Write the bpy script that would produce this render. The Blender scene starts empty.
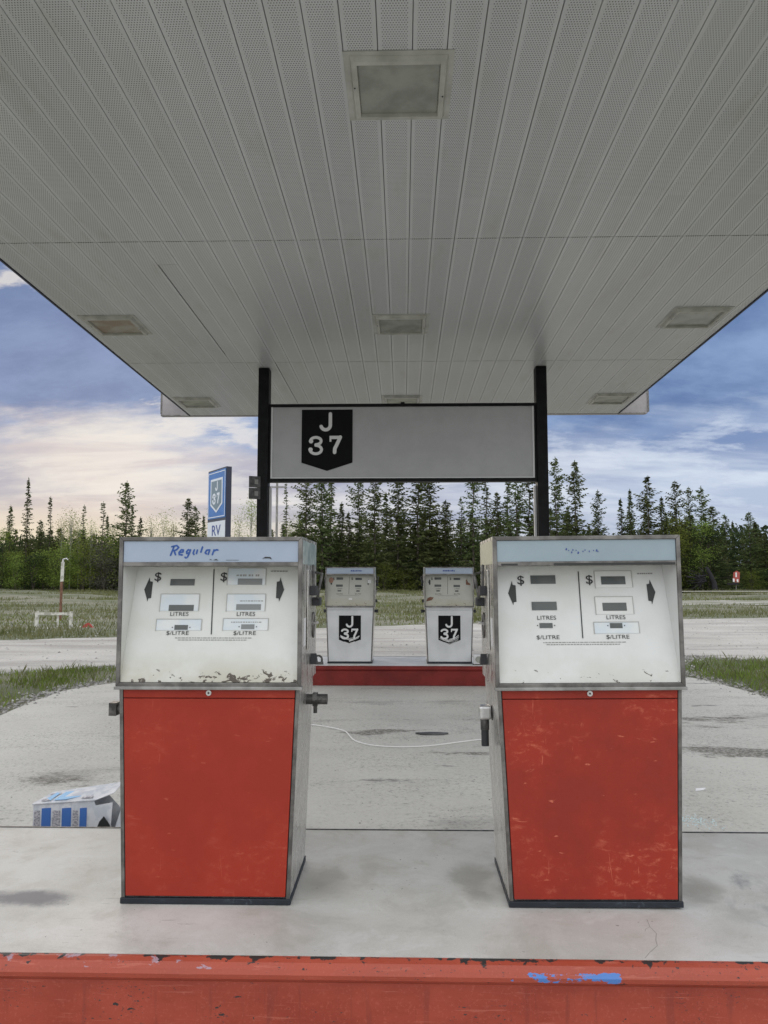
import bpy, math, random
import numpy as np
from mathutils import Vector, Matrix
R = math.radians
random.seed(11); rng = np.random.default_rng(11)
sc = bpy.context.scene; C = sc.collection

# ---------------------------------------------------------------- camera
CAM_Z = 1.487
cam = bpy.data.objects.new('camera', bpy.data.cameras.new('camera')); C.objects.link(cam)
cam.location = (0, 0, CAM_Z)
cam.rotation_euler = (R(90 + 4.905), 0, R(1.41))
cam.data.sensor_fit = 'VERTICAL'; cam.data.sensor_height = 24; cam.data.lens = 769 / 1024 * 24
cam.data.clip_end = 3000
sc.camera = cam

# ---------------------------------------------------------------- exposure
sc.view_settings.view_transform = 'Standard'; sc.view_settings.look = 'None'
sc.view_settings.gamma = 1; sc.view_settings.use_curve_mapping = False
sc.view_settings.exposure = 0.12

# ---------------------------------------------------------------- sun (veiled by cloud, low, behind the trees on the left)
SUN_EL, SUN_AZ = 14.0, -22.0            # azimuth measured from +Y towards +X
sl = bpy.data.lights.new('sun', 'SUN'); sl.energy = 0.5; sl.angle = R(25); sl.color = (1, .86, .7)
so = bpy.data.objects.new('sun', sl); C.objects.link(so)
sd = Vector((math.sin(R(SUN_AZ)) * math.cos(R(SUN_EL)), math.cos(R(SUN_AZ)) * math.cos(R(SUN_EL)), math.sin(R(SUN_EL))))
so.rotation_euler = sd.to_track_quat('Z', 'Y').to_euler()

# ---------------------------------------------------------------- node helpers
class NT:
    def __init__(s, tree): s.t = tree; s.n = tree.nodes; s.l = tree.links
    def node(s, typ, **kw):
        x = s.n.new(typ)
        for k, v in kw.items(): setattr(x, k, v)
        return x
    def put(s, sock, v):
        if isinstance(v, bpy.types.NodeSocket): s.l.new(v, sock)
        elif isinstance(v, (tuple, list)) and len(v) == 3 and sock.type == 'RGBA': sock.default_value = (*v, 1)
        else: sock.default_value = v
    def m(s, op, a, b=None, c=None, clamp=False):
        x = s.node('ShaderNodeMath', operation=op, use_clamp=clamp)
        s.put(x.inputs[0], a)
        if b is not None: s.put(x.inputs[1], b)
        if c is not None: s.put(x.inputs[2], c)
        return x.outputs[0]
    def vm(s, op, a, b=None):
        x = s.node('ShaderNodeVectorMath', operation=op); s.put(x.inputs[0], a)
        if b is not None: s.put(x.inputs[1], b)
        return x.outputs[0]
    def mix(s, f, a, b, blend='MIX'):
        x = s.node('ShaderNodeMix', data_type='RGBA', blend_type=blend); x.clamp_factor = True
        s.put(x.inputs[0], f); s.put(x.inputs[6], a); s.put(x.inputs[7], b)
        return x.outputs[2]
    def ramp(s, v, lo, hi, a=0., b=1.):
        x = s.node('ShaderNodeMapRange', interpolation_type='SMOOTHSTEP'); x.clamp = True
        s.put(x.inputs[0], v); s.put(x.inputs[1], lo); s.put(x.inputs[2], hi); s.put(x.inputs[3], a); s.put(x.inputs[4], b)
        return x.outputs[0]
    def noise(s, vec, scale, detail=4, rough=.55, dist=0., out=0):
        x = s.node('ShaderNodeTexNoise'); s.put(x.inputs['Vector'], vec); x.inputs['Scale'].default_value = scale
        x.inputs['Detail'].default_value = detail; x.inputs['Roughness'].default_value = rough; x.inputs['Distortion'].default_value = dist
        return x.outputs[out]
    def sep(s, v):
        x = s.node('ShaderNodeSeparateXYZ'); s.put(x.inputs[0], v); return x.outputs
    def comb(s, x_, y_, z_):
        x = s.node('ShaderNodeCombineXYZ'); s.put(x.inputs[0], x_); s.put(x.inputs[1], y_); s.put(x.inputs[2], z_); return x.outputs[0]

# ---------------------------------------------------------------- world: broken evening cloud over a Nishita sky
w = bpy.data.worlds.new('World'); sc.world = w; w.use_nodes = True; w.node_tree.nodes.clear()
N = NT(w.node_tree)
d = N.node('ShaderNodeTexCoord').outputs['Generated']
dx, dy, dz = N.sep(d)
sky = N.node('ShaderNodeTexSky', sky_type='NISHITA'); sky.sun_disc = False
sky.sun_elevation = R(SUN_EL); sky.sun_rotation = R(SUN_AZ)
skyc = N.vm('MULTIPLY', sky.outputs[0], (.06, .06, .06))
zc = N.m('ADD', N.m('MAXIMUM', dz, 0.), .26)
P = N.comb(N.m('DIVIDE', dx, zc), N.m('DIVIDE', dy, zc), 0.)
side = N.ramp(dx, -.45, .40)                                   # 0 at the left, 1 at the right
big = N.noise(N.vm('ADD', P, (3.1, 1.7, 0.)), 1.15, 8, .60, .25)
wisp = N.noise(N.vm('MULTIPLY', P, (.55, 1.3, 1.)), 1.9, 7, .58, .6)
low = N.mix(side, (.74, .66, .50), (.42, .49, .64))             # glow at the horizon
slate = N.mix(side, (.135, .20, .38), (.115, .19, .38))      # slate blue cloud deck
light = N.mix(side, (.26, .36, .58), (.25, .36, .58))
pale = N.mix(side, (.56, .50, .52), (.44, .52, .68))
white = N.mix(side, (.74, .70, .66), (.66, .73, .84))
deck = N.mix(N.ramp(big, .42, .60), slate, light)
deck = N.mix(N.m('MULTIPLY', N.ramp(wisp, .54, .70), N.m('MAXIMUM', N.ramp(dz, .33, .40), N.ramp(dz, .24, .17)), clamp=True), deck, white)
band = N.mix(N.ramp(wisp, .42, .62), pale, white)
shade = N.noise(N.vm('MULTIPLY', P, (.45, 1.3, 1.)), 1.0, 6, .55, .5)
band = N.mix(N.m('MULTIPLY', N.ramp(shade, .44, .60), .85), band, N.mix(side, (.30, .31, .42), (.16, .24, .45)))
bil = N.noise(N.vm('MULTIPLY', P, (.8, 1.2, 1)), 3.2, 8, .66, .2)
rim = N.noise(N.vm('ADD', N.vm('MULTIPLY', P, (.7, 1.1, 1)), (5, 2, 0)), 1.5, 8, .62, .1)
deck = N.mix(N.m('MULTIPLY', N.ramp(bil, .40, .66), .45), deck, light)
deck = N.mix(N.m('MULTIPLY', N.ramp(rim, .555, .60), N.m('MULTIPLY', N.ramp(rim, .68, .60), .75)), deck, white)
band = N.mix(N.m('MULTIPLY', N.ramp(bil, .48, .60), .5), band, white)
warp = N.m('MULTIPLY', N.m('SUBTRACT', N.noise(N.vm('MULTIPLY', P, (.5, 1, 1)), 1.6, 8, .64), .5), .30)
col = N.mix(N.ramp(N.m('ADD', dz, warp), .145, .205), band, deck)
col = N.mix(N.ramp(dz, .035, .11, .85, 0.), col, low)
# unseen sky overhead, beside and behind the camera is brightened to light the ground
up = N.m('MAXIMUM', N.m('MAXIMUM', N.ramp(dz, .50, .75), N.ramp(dy, .45, -.1)), N.ramp(N.m('ABSOLUTE', dx), .58, .85))
bright = N.mix(N.ramp(big, .35, .7), (1.22, 1.25, 1.30), (1.6, 1.62, 1.63))
col = N.mix(up, col, bright)
col = N.mix(.96, skyc, col)
bg = N.node('ShaderNodeBackground'); N.put(bg.inputs[0], col); bg.inputs[1].default_value = 1.0
N.l.new(bg.outputs[0], N.node('ShaderNodeOutputWorld').inputs[0])

# ---------------------------------------------------------------- materials
def mat(name, fn=None, color=(.5, .5, .5), rough=.6, metal=0., spec=.5):
    m = bpy.data.materials.new(name); m.use_nodes = True; m.node_tree.nodes.clear()
    n = NT(m.node_tree); b = n.node('ShaderNodeBsdfPrincipled'); o = n.node('ShaderNodeOutputMaterial')
    n.l.new(b.outputs[0], o.inputs[0])
    b.inputs['Base Color'].default_value = (*color, 1); b.inputs['Roughness'].default_value = rough
    b.inputs['Metallic'].default_value = metal; b.inputs['Specular IOR Level'].default_value = spec
    n.b = b; n.o = o
    n.obj = n.node('ShaderNodeTexCoord').outputs['Object']
    n.pos = n.node('ShaderNodeNewGeometry').outputs['Position']
    if fn: fn(n)
    return m
def bump(n, h, strength=.3, dist=.01):
    x = n.node('ShaderNodeBump'); x.inputs['Strength'].default_value = strength; x.inputs['Distance'].default_value = dist
    n.put(x.inputs['Height'], h); n.l.new(x.outputs[0], n.b.inputs['Normal'])
def col(n, c): n.put(n.b.inputs['Base Color'], c)

def paint(name, base, dark=None, scuff=None, amount=.5, rough=.45, chips=0., stretch=(1, 1, 1)):
    dark = dark or tuple(c * .72 for c in base); scuff = scuff or tuple(min(1, c * 1.5 + .05) for c in base)
    def f(n):
        v = n.vm('MULTIPLY', n.obj, stretch)
        a = n.noise(v, 3.2, 6, .6); b_ = n.noise(n.vm('MULTIPLY', v, (1, 1, 1.8)), 22, 9, .72, .4); s_ = n.noise(n.vm('MULTIPLY', n.obj, (9, 1, 30)), 1.0, 4, .6, 1.0)
        c = n.mix(n.ramp(a, .35, .65), dark, base)
        c = n.mix(n.m('MULTIPLY', n.m('MULTIPLY', n.ramp(b_, .50, .68), n.ramp(a, .44, .62)), n.m('MULTIPLY', amount, .75)), c, scuff)
        c = n.mix(n.m('MULTIPLY', n.ramp(s_, .66, .72), amount), c, scuff)
        s2 = n.noise(n.vm('MULTIPLY', n.vm('ADD', n.obj, (5, 0, 2)), (26, 1, 5)), 1.6, 5, .7, 1.5); c = n.mix(n.m('MULTIPLY', n.m('MULTIPLY', n.ramp(s2, .62, .70), n.ramp(a, .46, .56)), amount), c, scuff)
        if chips:
            k = n.noise(n.obj, 34, 5, .7); c = n.mix(n.ramp(k, .72 - chips, .74 - chips), c, (.06, .045, .035))
        col(n, c); n.b.inputs['Specular IOR Level'].default_value = .28; n.put(n.b.inputs['Roughness'], n.ramp(b_, .3, .7, rough - .08, rough + .2)); bump(n, b_, .08, .002)
    return mat(name, f)

M = {}
M['red_left'] = paint('faded_red_paint', (.315, .029, .014), (.275, .024, .012), (.44, .09, .055), .55, .42)
M['red_right'] = paint('scuffed_red_paint', (.305, .028, .014), (.24, .025, .015), (.55, .15, .09), .8, .5)
M['white_door'] = paint('white_enamel', (.60, .61, .62), (.52, .53, .54), (.68, .68, .68), .3, .4)
M['black_paint'] = mat('black_paint', lambda n: col(n, n.mix(n.ramp(n.noise(n.obj, 7, 5, .6), .4, .7), (.004, .004, .005), (.010, .010, .012))), rough=.5, spec=.15)
M['black_matte'] = mat('black_vinyl', color=(.006, .006, .007), rough=.7, spec=.12)
M['white_vinyl'] = mat('white_vinyl', color=(.62, .62, .62), rough=.5)
M['rubber'] = mat('black_rubber', color=(.02, .021, .025), rough=.6)
M['plinth'] = paint('plinth_steel', (.022, .027, .036), (.014, .017, .022), (.10, .12, .15), .5, .5)
def steel(n):
    g = n.noise(n.vm('MULTIPLY', n.obj, (3, 3, 1.2)), 9.0, 5, .6); k = n.noise(n.vm('MULTIPLY', n.obj, (2, 2, .7)), 4, 5, .6, .5); big_ = n.noise(n.obj, 2.5, 3, .5)
    c = n.mix(n.ramp(k, .35, .7), (.56, .545, .52), (.68, .67, .65)); c = n.mix(n.m('MULTIPLY', n.ramp(big_, .5, .7), .25), c, (.38, .36, .33))
    col(n, c); n.b.inputs['Metallic'].default_value = .85
    n.put(n.b.inputs['Roughness'], n.ramp(g, .3, .7, .20, .40)); bump(n, n.m('ADD', n.m('MULTIPLY', g, .15), n.m('MULTIPLY', big_, 5.)), .10, .004)
M['steel'] = mat('brushed_stainless', steel)
M['trim'] = mat('dull_trim_steel', lambda n: (col(n, n.mix(n.ramp(n.noise(n.obj, 14, 5, .6), .35, .7), (.11, .105, .10), (.23, .22, .21))), n.put(n.b.inputs['Metallic'], .8)), rough=.42)
M['trim_pale'] = mat('dull_aluminium', lambda n: col(n, n.mix(n.ramp(n.noise(n.obj, 14, 5, .6), .35, .7), (.22, .22, .21), (.36, .36, .35))), rough=.4, metal=.6)
M['chrome'] = mat('worn_cast_metal', lambda n: col(n, n.mix(n.ramp(n.noise(n.obj, 30, 4, .6), .4, .7), (.50, .50, .50), (.68, .68, .68))), rough=.32, metal=.9)
M['cast'] = mat('dark_cast_iron', lambda n: col(n, n.mix(n.ramp(n.noise(n.obj, 30, 4, .6), .4, .7), (.05, .05, .048), (.14, .135, .13))), rough=.5, metal=.6)
M['header'] = paint('header_panel', (.34, .40, .49), (.31, .37, .455), (.39, .43, .50), .2, .35)
M['header_grey'] = paint('header_panel_greyed', (.29, .36, .40), (.26, .325, .365), (.33, .39, .43), .2, .35)
M['header_side'] = mat('header_side_plastic', lambda n: col(n, n.mix(n.ramp(n.noise(n.obj, 18, 5, .6), .4, .65), (.20, .27, .29), (.42, .47, .46))), rough=.3)
M['header_old'] = paint('yellowed_header_side', (.50, .48, .36), (.42, .40, .30), (.3, .28, .2), .3, .5)
def dialmat(white, chip, dirt):
    def f(n):
        ox, oy, oz = n.sep(n.obj)
        a = n.noise(n.obj, 4, 6, .6); k = n.noise(n.vm('MULTIPLY', n.obj, (1, 1, 1.5)), 26, 6, .62, .6); k2 = n.noise(n.obj, 6, 3, .5)
        c = n.mix(n.ramp(a, .35, .7), white, tuple(v * f_ for v, f_ in zip(white, (.90, .90, .87))))
        lowz = n.ramp(oz, .95, .82)
        c = n.mix(n.m('MULTIPLY', n.m('MULTIPLY', lowz, dirt), n.ramp(a, .3, .6)), c, (.40, .37, .28))
        edge = n.m('ADD', n.ramp(oz, .87, .822, 0., .17), n.m('MULTIPLY', n.m('SUBTRACT', k2, .5), n.ramp(oz, .9, .84, 0., .4)))
        c = n.mix(n.ramp(n.m('MULTIPLY', n.m('ADD', k, n.m('MULTIPLY', edge, chip)), n.ramp(oz, .93, .855, .86, 1.)), .665, .68), c, (.075, .06, .045))
        col(n, c); n.put(n.b.inputs['Roughness'], n.ramp(a, .3, .7, .35, .55)); bump(n, k, .06, .002)
    return f
M['dial_chipped'] = mat('cream_dial_enamel_chipped', dialmat((.60, .61, .588), .95, .6))
M['dial_clean'] = mat('white_dial_enamel', dialmat((.61, .62, .612), .35, .2))
M['dial_dirty'] = mat('grimy_dial_enamel', dialmat((.43, .43, .39), .5, .7))
M['glass_pale'] = mat('pale_window_glass', lambda n: col(n, n.mix(n.ramp(n.noise(n.obj, 12, 3, .5), .4, .65), (.52, .58, .62), (.60, .62, .62))), rough=.12)
M['window_white'] = mat('recessed_window_plate', color=(.60, .61, .59), rough=.3)
M['lcd'] = mat('digit_window', lambda n: col(n, n.mix(n.ramp(n.noise(n.obj, 9, 2, .5), .4, .6), (.050, .058, .057), (.075, .083, .08))), rough=.35)
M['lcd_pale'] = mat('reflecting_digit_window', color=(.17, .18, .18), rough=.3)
M['ink'] = mat('black_ink', color=(.018, .02, .02), rough=.5)
M['ink_faint'] = mat('faded_ink', color=(.24, .24, .23), rough=.6)
M['rim'] = mat('window_rim_grey', color=(.36, .36, .34), rough=.6)  # plain mid grey for the dial window rims
M['ink_blue'] = mat('blue_marker_ink', color=(.018, .075, .29), rough=.5)

def concrete(n):
    p = n.obj
    a = n.noise(p, .9, 6, .62, .3); b_ = n.noise(p, 6, 8, .7); g = n.noise(p, 90, 4, .7); st = n.noise(n.vm('ADD', p, (7, 3, 0)), 1.7, 6, .6, .5)
    c = n.mix(n.ramp(a, .3, .68), (.42, .41, .385), (.54, .53, .505)); c = n.mix(n.m('MULTIPLY', n.ramp(b_, .45, .7), .5), c, (.38, .355, .315))
    c = n.mix(n.m('MULTIPLY', n.ramp(st, .64, .74), .8), c, (.19, .19, .195)); c = n.mix(n.m('MULTIPLY', n.ramp(g, .6, .75), .25), c, (.2, .2, .2))
    fine = n.noise(p, 320, 3, .7); c = n.mix(n.m('MULTIPLY', n.ramp(fine, .52, .7), .35), c, (.22, .215, .20)); c = n.mix(n.m('MULTIPLY', n.ramp(fine, .46, .3), .3), c, (.66, .655, .64))
    wm = n.noise(n.vm('ADD', p, (2, 8, 0)), 3.4, 9, .68, .4); c = n.mix(n.m('MULTIPLY', n.ramp(wm, .50, .66), .35), c, (.27, .25, .21)); c = n.mix(n.m('MULTIPLY', n.ramp(wm, .47, .36), .35), c, (.60, .60, .59))
    sc2 = n.noise(n.vm('MULTIPLY', p, (7, 46, 1)), 1.1, 5, .6, .8); c = n.mix(n.m('MULTIPLY', n.m('MULTIPLY', n.ramp(sc2, .64, .70), n.ramp(a, .45, .6)), .45), c, (.15, .145, .14))
    dot = n.noise(n.vm('ADD', p, (4, 1, 0)), 46, 3, .5); c = n.mix(n.m('MULTIPLY', n.ramp(dot, .735, .75), .7), c, (.09, .085, .08))
    # dark oily smear near the left pump
    q = n.vm('MULTIPLY', n.vm('SUBTRACT', p, (-1.42, .46, .27)), (2.6, 6.5, 0)); ln = n.node('ShaderNodeVectorMath', operation='LENGTH'); n.put(ln.inputs[0], q)
    c = n.mix(n.m('MULTIPLY', n.ramp(n.m('ADD', ln.outputs['Value'], n.m('MULTIPLY', b_, 1.1)), 1.25, .75), .85), c, (.075, .08, .10))
    for (qx, qy, ra, rb) in ((-.33, .62, .16, .20), (.28, .70, .10, .25), (1.14, .60, .12, .16)):
        q = n.vm('MULTIPLY', n.vm('SUBTRACT', p, (qx, qy, .27)), (1 / ra, 1 / rb, 0)); l2 = n.node('ShaderNodeVectorMath', operation='LENGTH'); n.put(l2.inputs[0], q)
        c = n.mix(n.m('MULTIPLY', n.ramp(n.m('ADD', l2.outputs['Value'], n.m('MULTIPLY', n.m('SUBTRACT', wm, .5), 3.)), 1.1, .3), .5), c, (.17, .155, .125))
    col(n, c); n.b.inputs['Roughness'].default_value = .55; bump(n, n.m('ADD', n.m('MULTIPLY', g, .4), b_), .2, .003)
M['island'] = mat('smooth_island_concrete', concrete)
M['island_far'] = paint('sheen_painted_island_concrete', (.70, .69, .67), (.56, .55, .53), (.75, .75, .74), .4, .35)  # base colour lightened to stand for the grazing sheen on the far slab
def pad(n):
    p = n.obj; px_, py_, pz_ = n.sep(p)
    sp = n.noise(p, 26, 8, .82); vo = n.node('ShaderNodeTexVoronoi'); n.put(vo.inputs['Vector'], p); vo.inputs['Scale'].default_value = 38
    a = n.noise(p, .5, 6, .6, .3); s1 = n.noise(n.vm('MULTIPLY', p, (.55, 1.5, 1)), 1.1, 7, .62, .5); s2 = n.noise(n.vm('ADD', n.vm('MULTIPLY', p, (.6, 1.2, 1)), (9, 4, 0)), 2.2, 6, .65)
    c = n.mix(n.ramp(a, .3, .7), (.475, .46, .425), (.58, .565, .525))
    rgh = n.ramp(py_, 5.2, 7.5)
    c = n.mix(n.m('MULTIPLY', n.ramp(vo.outputs['Distance'], .35, .12), n.m('MULTIPLY', n.ramp(s1, .40, .6), n.ramp(py_, 4.5, 7.5, .2, .6))), c, (.14, .138, .13))
    c = n.mix(n.m('MULTIPLY', n.ramp(sp, .51, .64), n.ramp(s1, .42, .56, .25, .8)), c, (.20, .195, .18)); c = n.mix(n.m('MULTIPLY', n.ramp(sp, .46, .36), .45), c, (.60, .595, .58))
    c = n.mix(n.m('MULTIPLY', n.ramp(s1, .55, .70), .42), c, (.17, .16, .15)); c = n.mix(n.m('MULTIPLY', n.ramp(s2, .63, .70), .75), c, (.12, .115, .11))
    for (sx, sy, rx, ry) in ((-.25, 7.6, .32, .15), (.62, 6.75, .35, .10), (-2.55, 5.75, .30, .13), (2.7, 8.3, 1.1, .25), (3.1, 6.9, .8, .2)):
        q = n.vm('MULTIPLY', n.vm('SUBTRACT', p, (sx, sy, 0)), (1 / rx, 1 / ry, 0)); ln = n.node('ShaderNodeVectorMath', operation='LENGTH'); n.put(ln.inputs[0], q)
        c = n.mix(n.m('MULTIPLY', n.m('MULTIPLY', n.ramp(n.m('ADD', ln.outputs['Value'], n.m('MULTIPLY', n.m('SUBTRACT', s2, .5), 6.)), 1.15, .5), n.ramp(sp, .40, .56, .35, 1.)), .95), c, (.125, .115, .095))
    col(n, c); n.b.inputs['Roughness'].default_value = .85; bump(n, n.m('ADD', sp, n.m('MULTIPLY', vo.outputs['Distance'], .6)), .45, .008)
M['pad'] = mat('weathered_concrete_apron', pad)
def gravel(n):
    p = n.obj; sp = n.noise(p, 22, 6, .75); s1 = n.noise(n.vm('MULTIPLY', p, (.16, 1.0, 1)), 1.1, 7, .6, .3); a = n.noise(p, .25, 5, .6)
    c = n.mix(n.ramp(a, .35, .7), (.36, .34, .31), (.49, .465, .435)); c = n.mix(n.m('MULTIPLY', n.ramp(s1, .46, .62), .6), c, (.22, .205, .19))
    c = n.mix(n.m('MULTIPLY', n.ramp(sp, .5, .68), .5), c, (.18, .17, .16)); c = n.mix(n.m('MULTIPLY', n.ramp(sp, .46, .34), .4), c, (.60, .59, .58))
    col(n, c); n.b.inputs['Roughness'].default_value = .95; bump(n, sp, .6, .03)
M['gravel'] = mat('compacted_gravel', gravel)
M['track'] = mat('muddy_gravel', lambda n: (col(n, n.mix(n.ramp(n.noise(n.vm('MULTIPLY', n.pos, (.3, 1, 1)), 1.2, 7, .7), .38, .62), (.14, .14, .085), (.36, .345, .315))), bump(n, n.noise(n.pos, 9, 5, .7), .5, .04)), rough=.95)
def soil(n):
    p = n.obj; a = n.noise(n.vm('MULTIPLY', p, (.35, 1, 1)), .35, 7, .62, .4); b_ = n.noise(n.vm('MULTIPLY', p, (.6, 1, 1)), 2.2, 7, .7); sp = n.noise(p, 18, 5, .75)
    c = n.mix(n.ramp(a, .40, .60), (.085, .10, .045), (.19, .18, .135)); c = n.mix(n.m('MULTIPLY', n.ramp(b_, .5, .65), .7), c, (.085, .10, .038))
    c = n.mix(n.m('MULTIPLY', n.ramp(sp, .5, .7), .4), c, (.07, .065, .045)); c = n.mix(n.m('MULTIPLY', n.ramp(sp, .45, .3), .35), c, (.38, .36, .30))
    col(n, c); n.b.inputs['Roughness'].default_value = .95; bump(n, sp, .6, .04)
M['soil'] = mat('meadow_soil', soil)
def kerb(n):
    p = n.obj; x_, y_, z_ = n.sep(p)
    a = n.noise(n.vm('MULTIPLY', p, (1, 1, 2)), 3, 6, .6); k = n.noise(n.vm('MULTIPLY', p, (1, 1, 1.9)), 21, 6, .6, .4); loc = n.noise(n.vm('ADD', p, (1.3, 0, 0)), 4.2, 3, .5); fine = n.noise(p, 120, 3, .6)
    c = n.mix(n.ramp(a, .3, .7), (.25, .032, .016), (.33, .050, .024)); c = n.mix(n.m('MULTIPLY', n.ramp(fine, .55, .7), .25), c, (.50, .14, .10))
    # nosing is rubbed paler along its length
    c = n.mix(n.m('MULTIPLY', n.ramp(z_, .19, .235), .35), c, (.42, .085, .045))
    # blue under-coat showing on the nosing
    s = n.noise(n.vm('MULTIPLY', p, (1, 1, 1.8)), 17, 8, .66)
    bx = n.m('MULTIPLY', n.m('MULTIPLY', n.ramp(x_, .22, .33), n.ramp(x_, .74, .66)), n.m('MULTIPLY', n.ramp(z_, .205, .22), n.ramp(z_, .262, .245)))
    c = n.mix(n.ramp(n.m('MULTIPLY', n.m('ADD', s, n.ramp(x_, .5, .66, 0., .08)), bx), .545, .56), c, (.07, .19, .50))
    low_ = n.noise(n.vm('ADD', p, (4.1, 0, 0)), 3.0, 4, .6)
    bx2 = n.m('MULTIPLY', n.ramp(x_, -.52, -.58), n.ramp(z_, .235, .25))
    c = n.mix(n.m('MULTIPLY', n.ramp(n.m('MULTIPLY', s, bx2), .58, .62), .6), c, (.33, .33, .42))
    lip = n.m('ADD', n.m('ADD', n.ramp(z_, .25, .268, 0., .10), n.ramp(z_, .2655, .2680, 0., .09)), n.m('MULTIPLY', n.ramp(n.m('ABSOLUTE', n.m('SUBTRACT', z_, .213)), .012, .0, 0., .08), n.ramp(loc, .5, .6)))
    k3 = n.noise(n.vm('MULTIPLY', p, (1.2, 1, 2.4)), 60, 5, .62); c = n.mix(n.m('MULTIPLY', n.ramp(k3, .63, .645), n.ramp(n.noise(n.vm('ADD', p, (9, 0, 0)), 3.3, 3, .5), .47, .55)), c, (.03, .028, .03))
    sc3 = n.noise(n.vm('MULTIPLY', p, (4, 1, 70)), 1.5, 5, .6, .6); c = n.mix(n.m('MULTIPLY', n.ramp(sc3, .60, .68), .35), c, (.50, .16, .11))
    dr = n.noise(n.vm('MULTIPLY', p, (22, 1, 1.5)), 1., 4, .6); c = n.mix(n.m('MULTIPLY', n.m('MULTIPLY', n.ramp(dr, .55, .68), n.ramp(z_, .20, .17)), .35), c, (.14, .022, .016))
    thr = n.m('ADD', n.m('ADD', k, lip), n.m('MULTIPLY', n.m('SUBTRACT', loc, .5), .42))
    c = n.mix(n.ramp(thr, .70, .715), c, (.022, .020, .020))
    col(n, c); n.put(n.b.inputs['Roughness'], n.ramp(a, .3, .7, .38, .6)); bump(n, n.m('ADD', n.m('MULTIPLY', k, .5), n.m('MULTIPLY', n.ramp(thr, .70, .715), -1.)), .25, .003)
M['kerb'] = mat('chipped_red_kerb_paint', kerb)
M['kerb_dark'] = paint('old_red_kerb_paint', (.19, .022, .018), (.13, .016, .014), (.28, .06, .05), .4, .6, chips=.02)
def soffit(n):
    p = n.obj; x_, y_, z_ = n.sep(p)
    PX, PY = .0170, .0190
    u = n.m('DIVIDE', n.m('SUBTRACT', x_, .066), .218); fu = n.m('FRACT', n.m('ADD', u, 100.)); strip = n.m('MULTIPLY', n.ramp(fu, .12, .14), n.ramp(fu, .88, .86))
    row = n.m('FLOOR', n.m('DIVIDE', y_, PY)); par = n.m('MULTIPLY', n.m('MODULO', n.m('ADD', row, 2000.), 2.), .5)
    a = n.m('SUBTRACT', n.m('FRACT', n.m('ADD', n.m('DIVIDE', x_, PX), n.m('ADD', par, 1000.))), .5); b_ = n.m('SUBTRACT', n.m('FRACT', n.m('ADD', n.m('DIVIDE', y_, PY), 1000.)), .5)
    r2 = n.m('ADD', n.m('MULTIPLY', a, a), n.m('MULTIPLY', b_, b_)); hole = n.m('MULTIPLY', n.ramp(r2, .070, .035), strip)
    g = n.noise(n.vm('MULTIPLY', p, (1, .25, 1)), 1.3, 5, .6); st = n.noise(n.vm('MULTIPLY', p, (2, .5, 1)), 2.2, 6, .62)
    c = n.mix(n.ramp(g, .3, .7), (.58, .59, .605), (.64, .65, .665)); c = n.mix(n.m('MULTIPLY', n.ramp(st, .55, .75), .3), c, (.42, .39, .34))
    # each board its own slight tone
    bid = n.node('ShaderNodeTexWhiteNoise', noise_dimensions='2D'); n.put(bid.inputs['Vector'], n.comb(n.m('FLOOR', u), n.m('FLOOR', n.m('DIVIDE', n.m('SUBTRACT', y_, 3.2), 3.97)), 0.))
    c = n.mix(n.m('MULTIPLY', bid.outputs['Value'], .12), c, (.34, .34, .34))
    c = n.mix(n.m('MULTIPLY', hole, .95), c, (.04, .04, .042)); col(n, c); n.b.inputs['Roughness'].default_value = .30; n.b.inputs['Specular IOR Level'].default_value = .7
    bump(n, n.noise(n.vm('MULTIPLY', p, (1, .3, 1)), 2.0, 2, .5), .25, .02)
M['soffit'] = mat('perforated_soffit', soffit)
M['crack'] = mat('hairline_dirt', color=(.27, .26, .23), rough=.9)
M['gap'] = mat('dark_gap', color=(.22, .22, .22), rough=.9)
M['fascia'] = paint('fascia_sheet', (.42, .40, .40), (.34, .32, .33), (.5, .48, .47), .5, .5)
M['fixture'] = paint('fixture_enamel', (.56, .56, .53), (.40, .40, .37), (.5, .49, .45), .3, .4)
M['lens'] = mat('fogged_lens', lambda n: col(n, n.mix(n.ramp(n.noise(n.obj, 3.5, 4, .6), .35, .65), (.25, .26, .23), (.36, .37, .33))), rough=.25)
M['lens_rust'] = mat('rust_stained_lens', lambda n: col(n, n.mix(n.ramp(n.noise(n.obj, 3.0, 4, .6), .38, .6), (.36, .34, .30), (.27, .19, .13))), rough=.3)
M['panel_white'] = paint('back_lit_sign_face_unlit', (.40, .40, .41), (.37, .37, .38), (.43, .43, .43), .2, .35)
M['alu'] = mat('painted_conduit', color=(.62, .62, .63), rough=.45)
M['sign_blue'] = paint('faded_blue_sign', (.055, .17, .46), (.045, .15, .41), (.09, .22, .5), .3, .45)
M['sign_white'] = mat('sign_white', color=(.62, .66, .72), rough=.5)
M['sign_slate'] = mat('sign_slate', color=(.13, .19, .24), rough=.5)
M['navy'] = mat('navy_casing', color=(.012, .017, .04), rough=.5)
M['ink_navy'] = mat('navy_ink', color=(.04, .07, .25), rough=.5)
M['grey_plate'] = mat('weathered_plate', lambda n: col(n, n.mix(n.ramp(n.noise(n.obj, 12, 4, .6), .4, .65), (.045, .045, .045), (.10, .10, .10))), rough=.6)
M['wood'] = mat('weathered_wood', lambda n: col(n, n.mix(n.ramp(n.noise(n.vm('MULTIPLY', n.obj, (6, 6, 1)), 3, 5, .6), .4, .65), (.20, .19, .18), (.32, .31, .30))), rough=.85)
M['white_rail'] = mat('peeling_white_paint', lambda n: col(n, n.mix(n.ramp(n.noise(n.obj, 8, 5, .6), .45, .6), (.62, .61, .56), (.36, .35, .30))), rough=.7)
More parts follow.
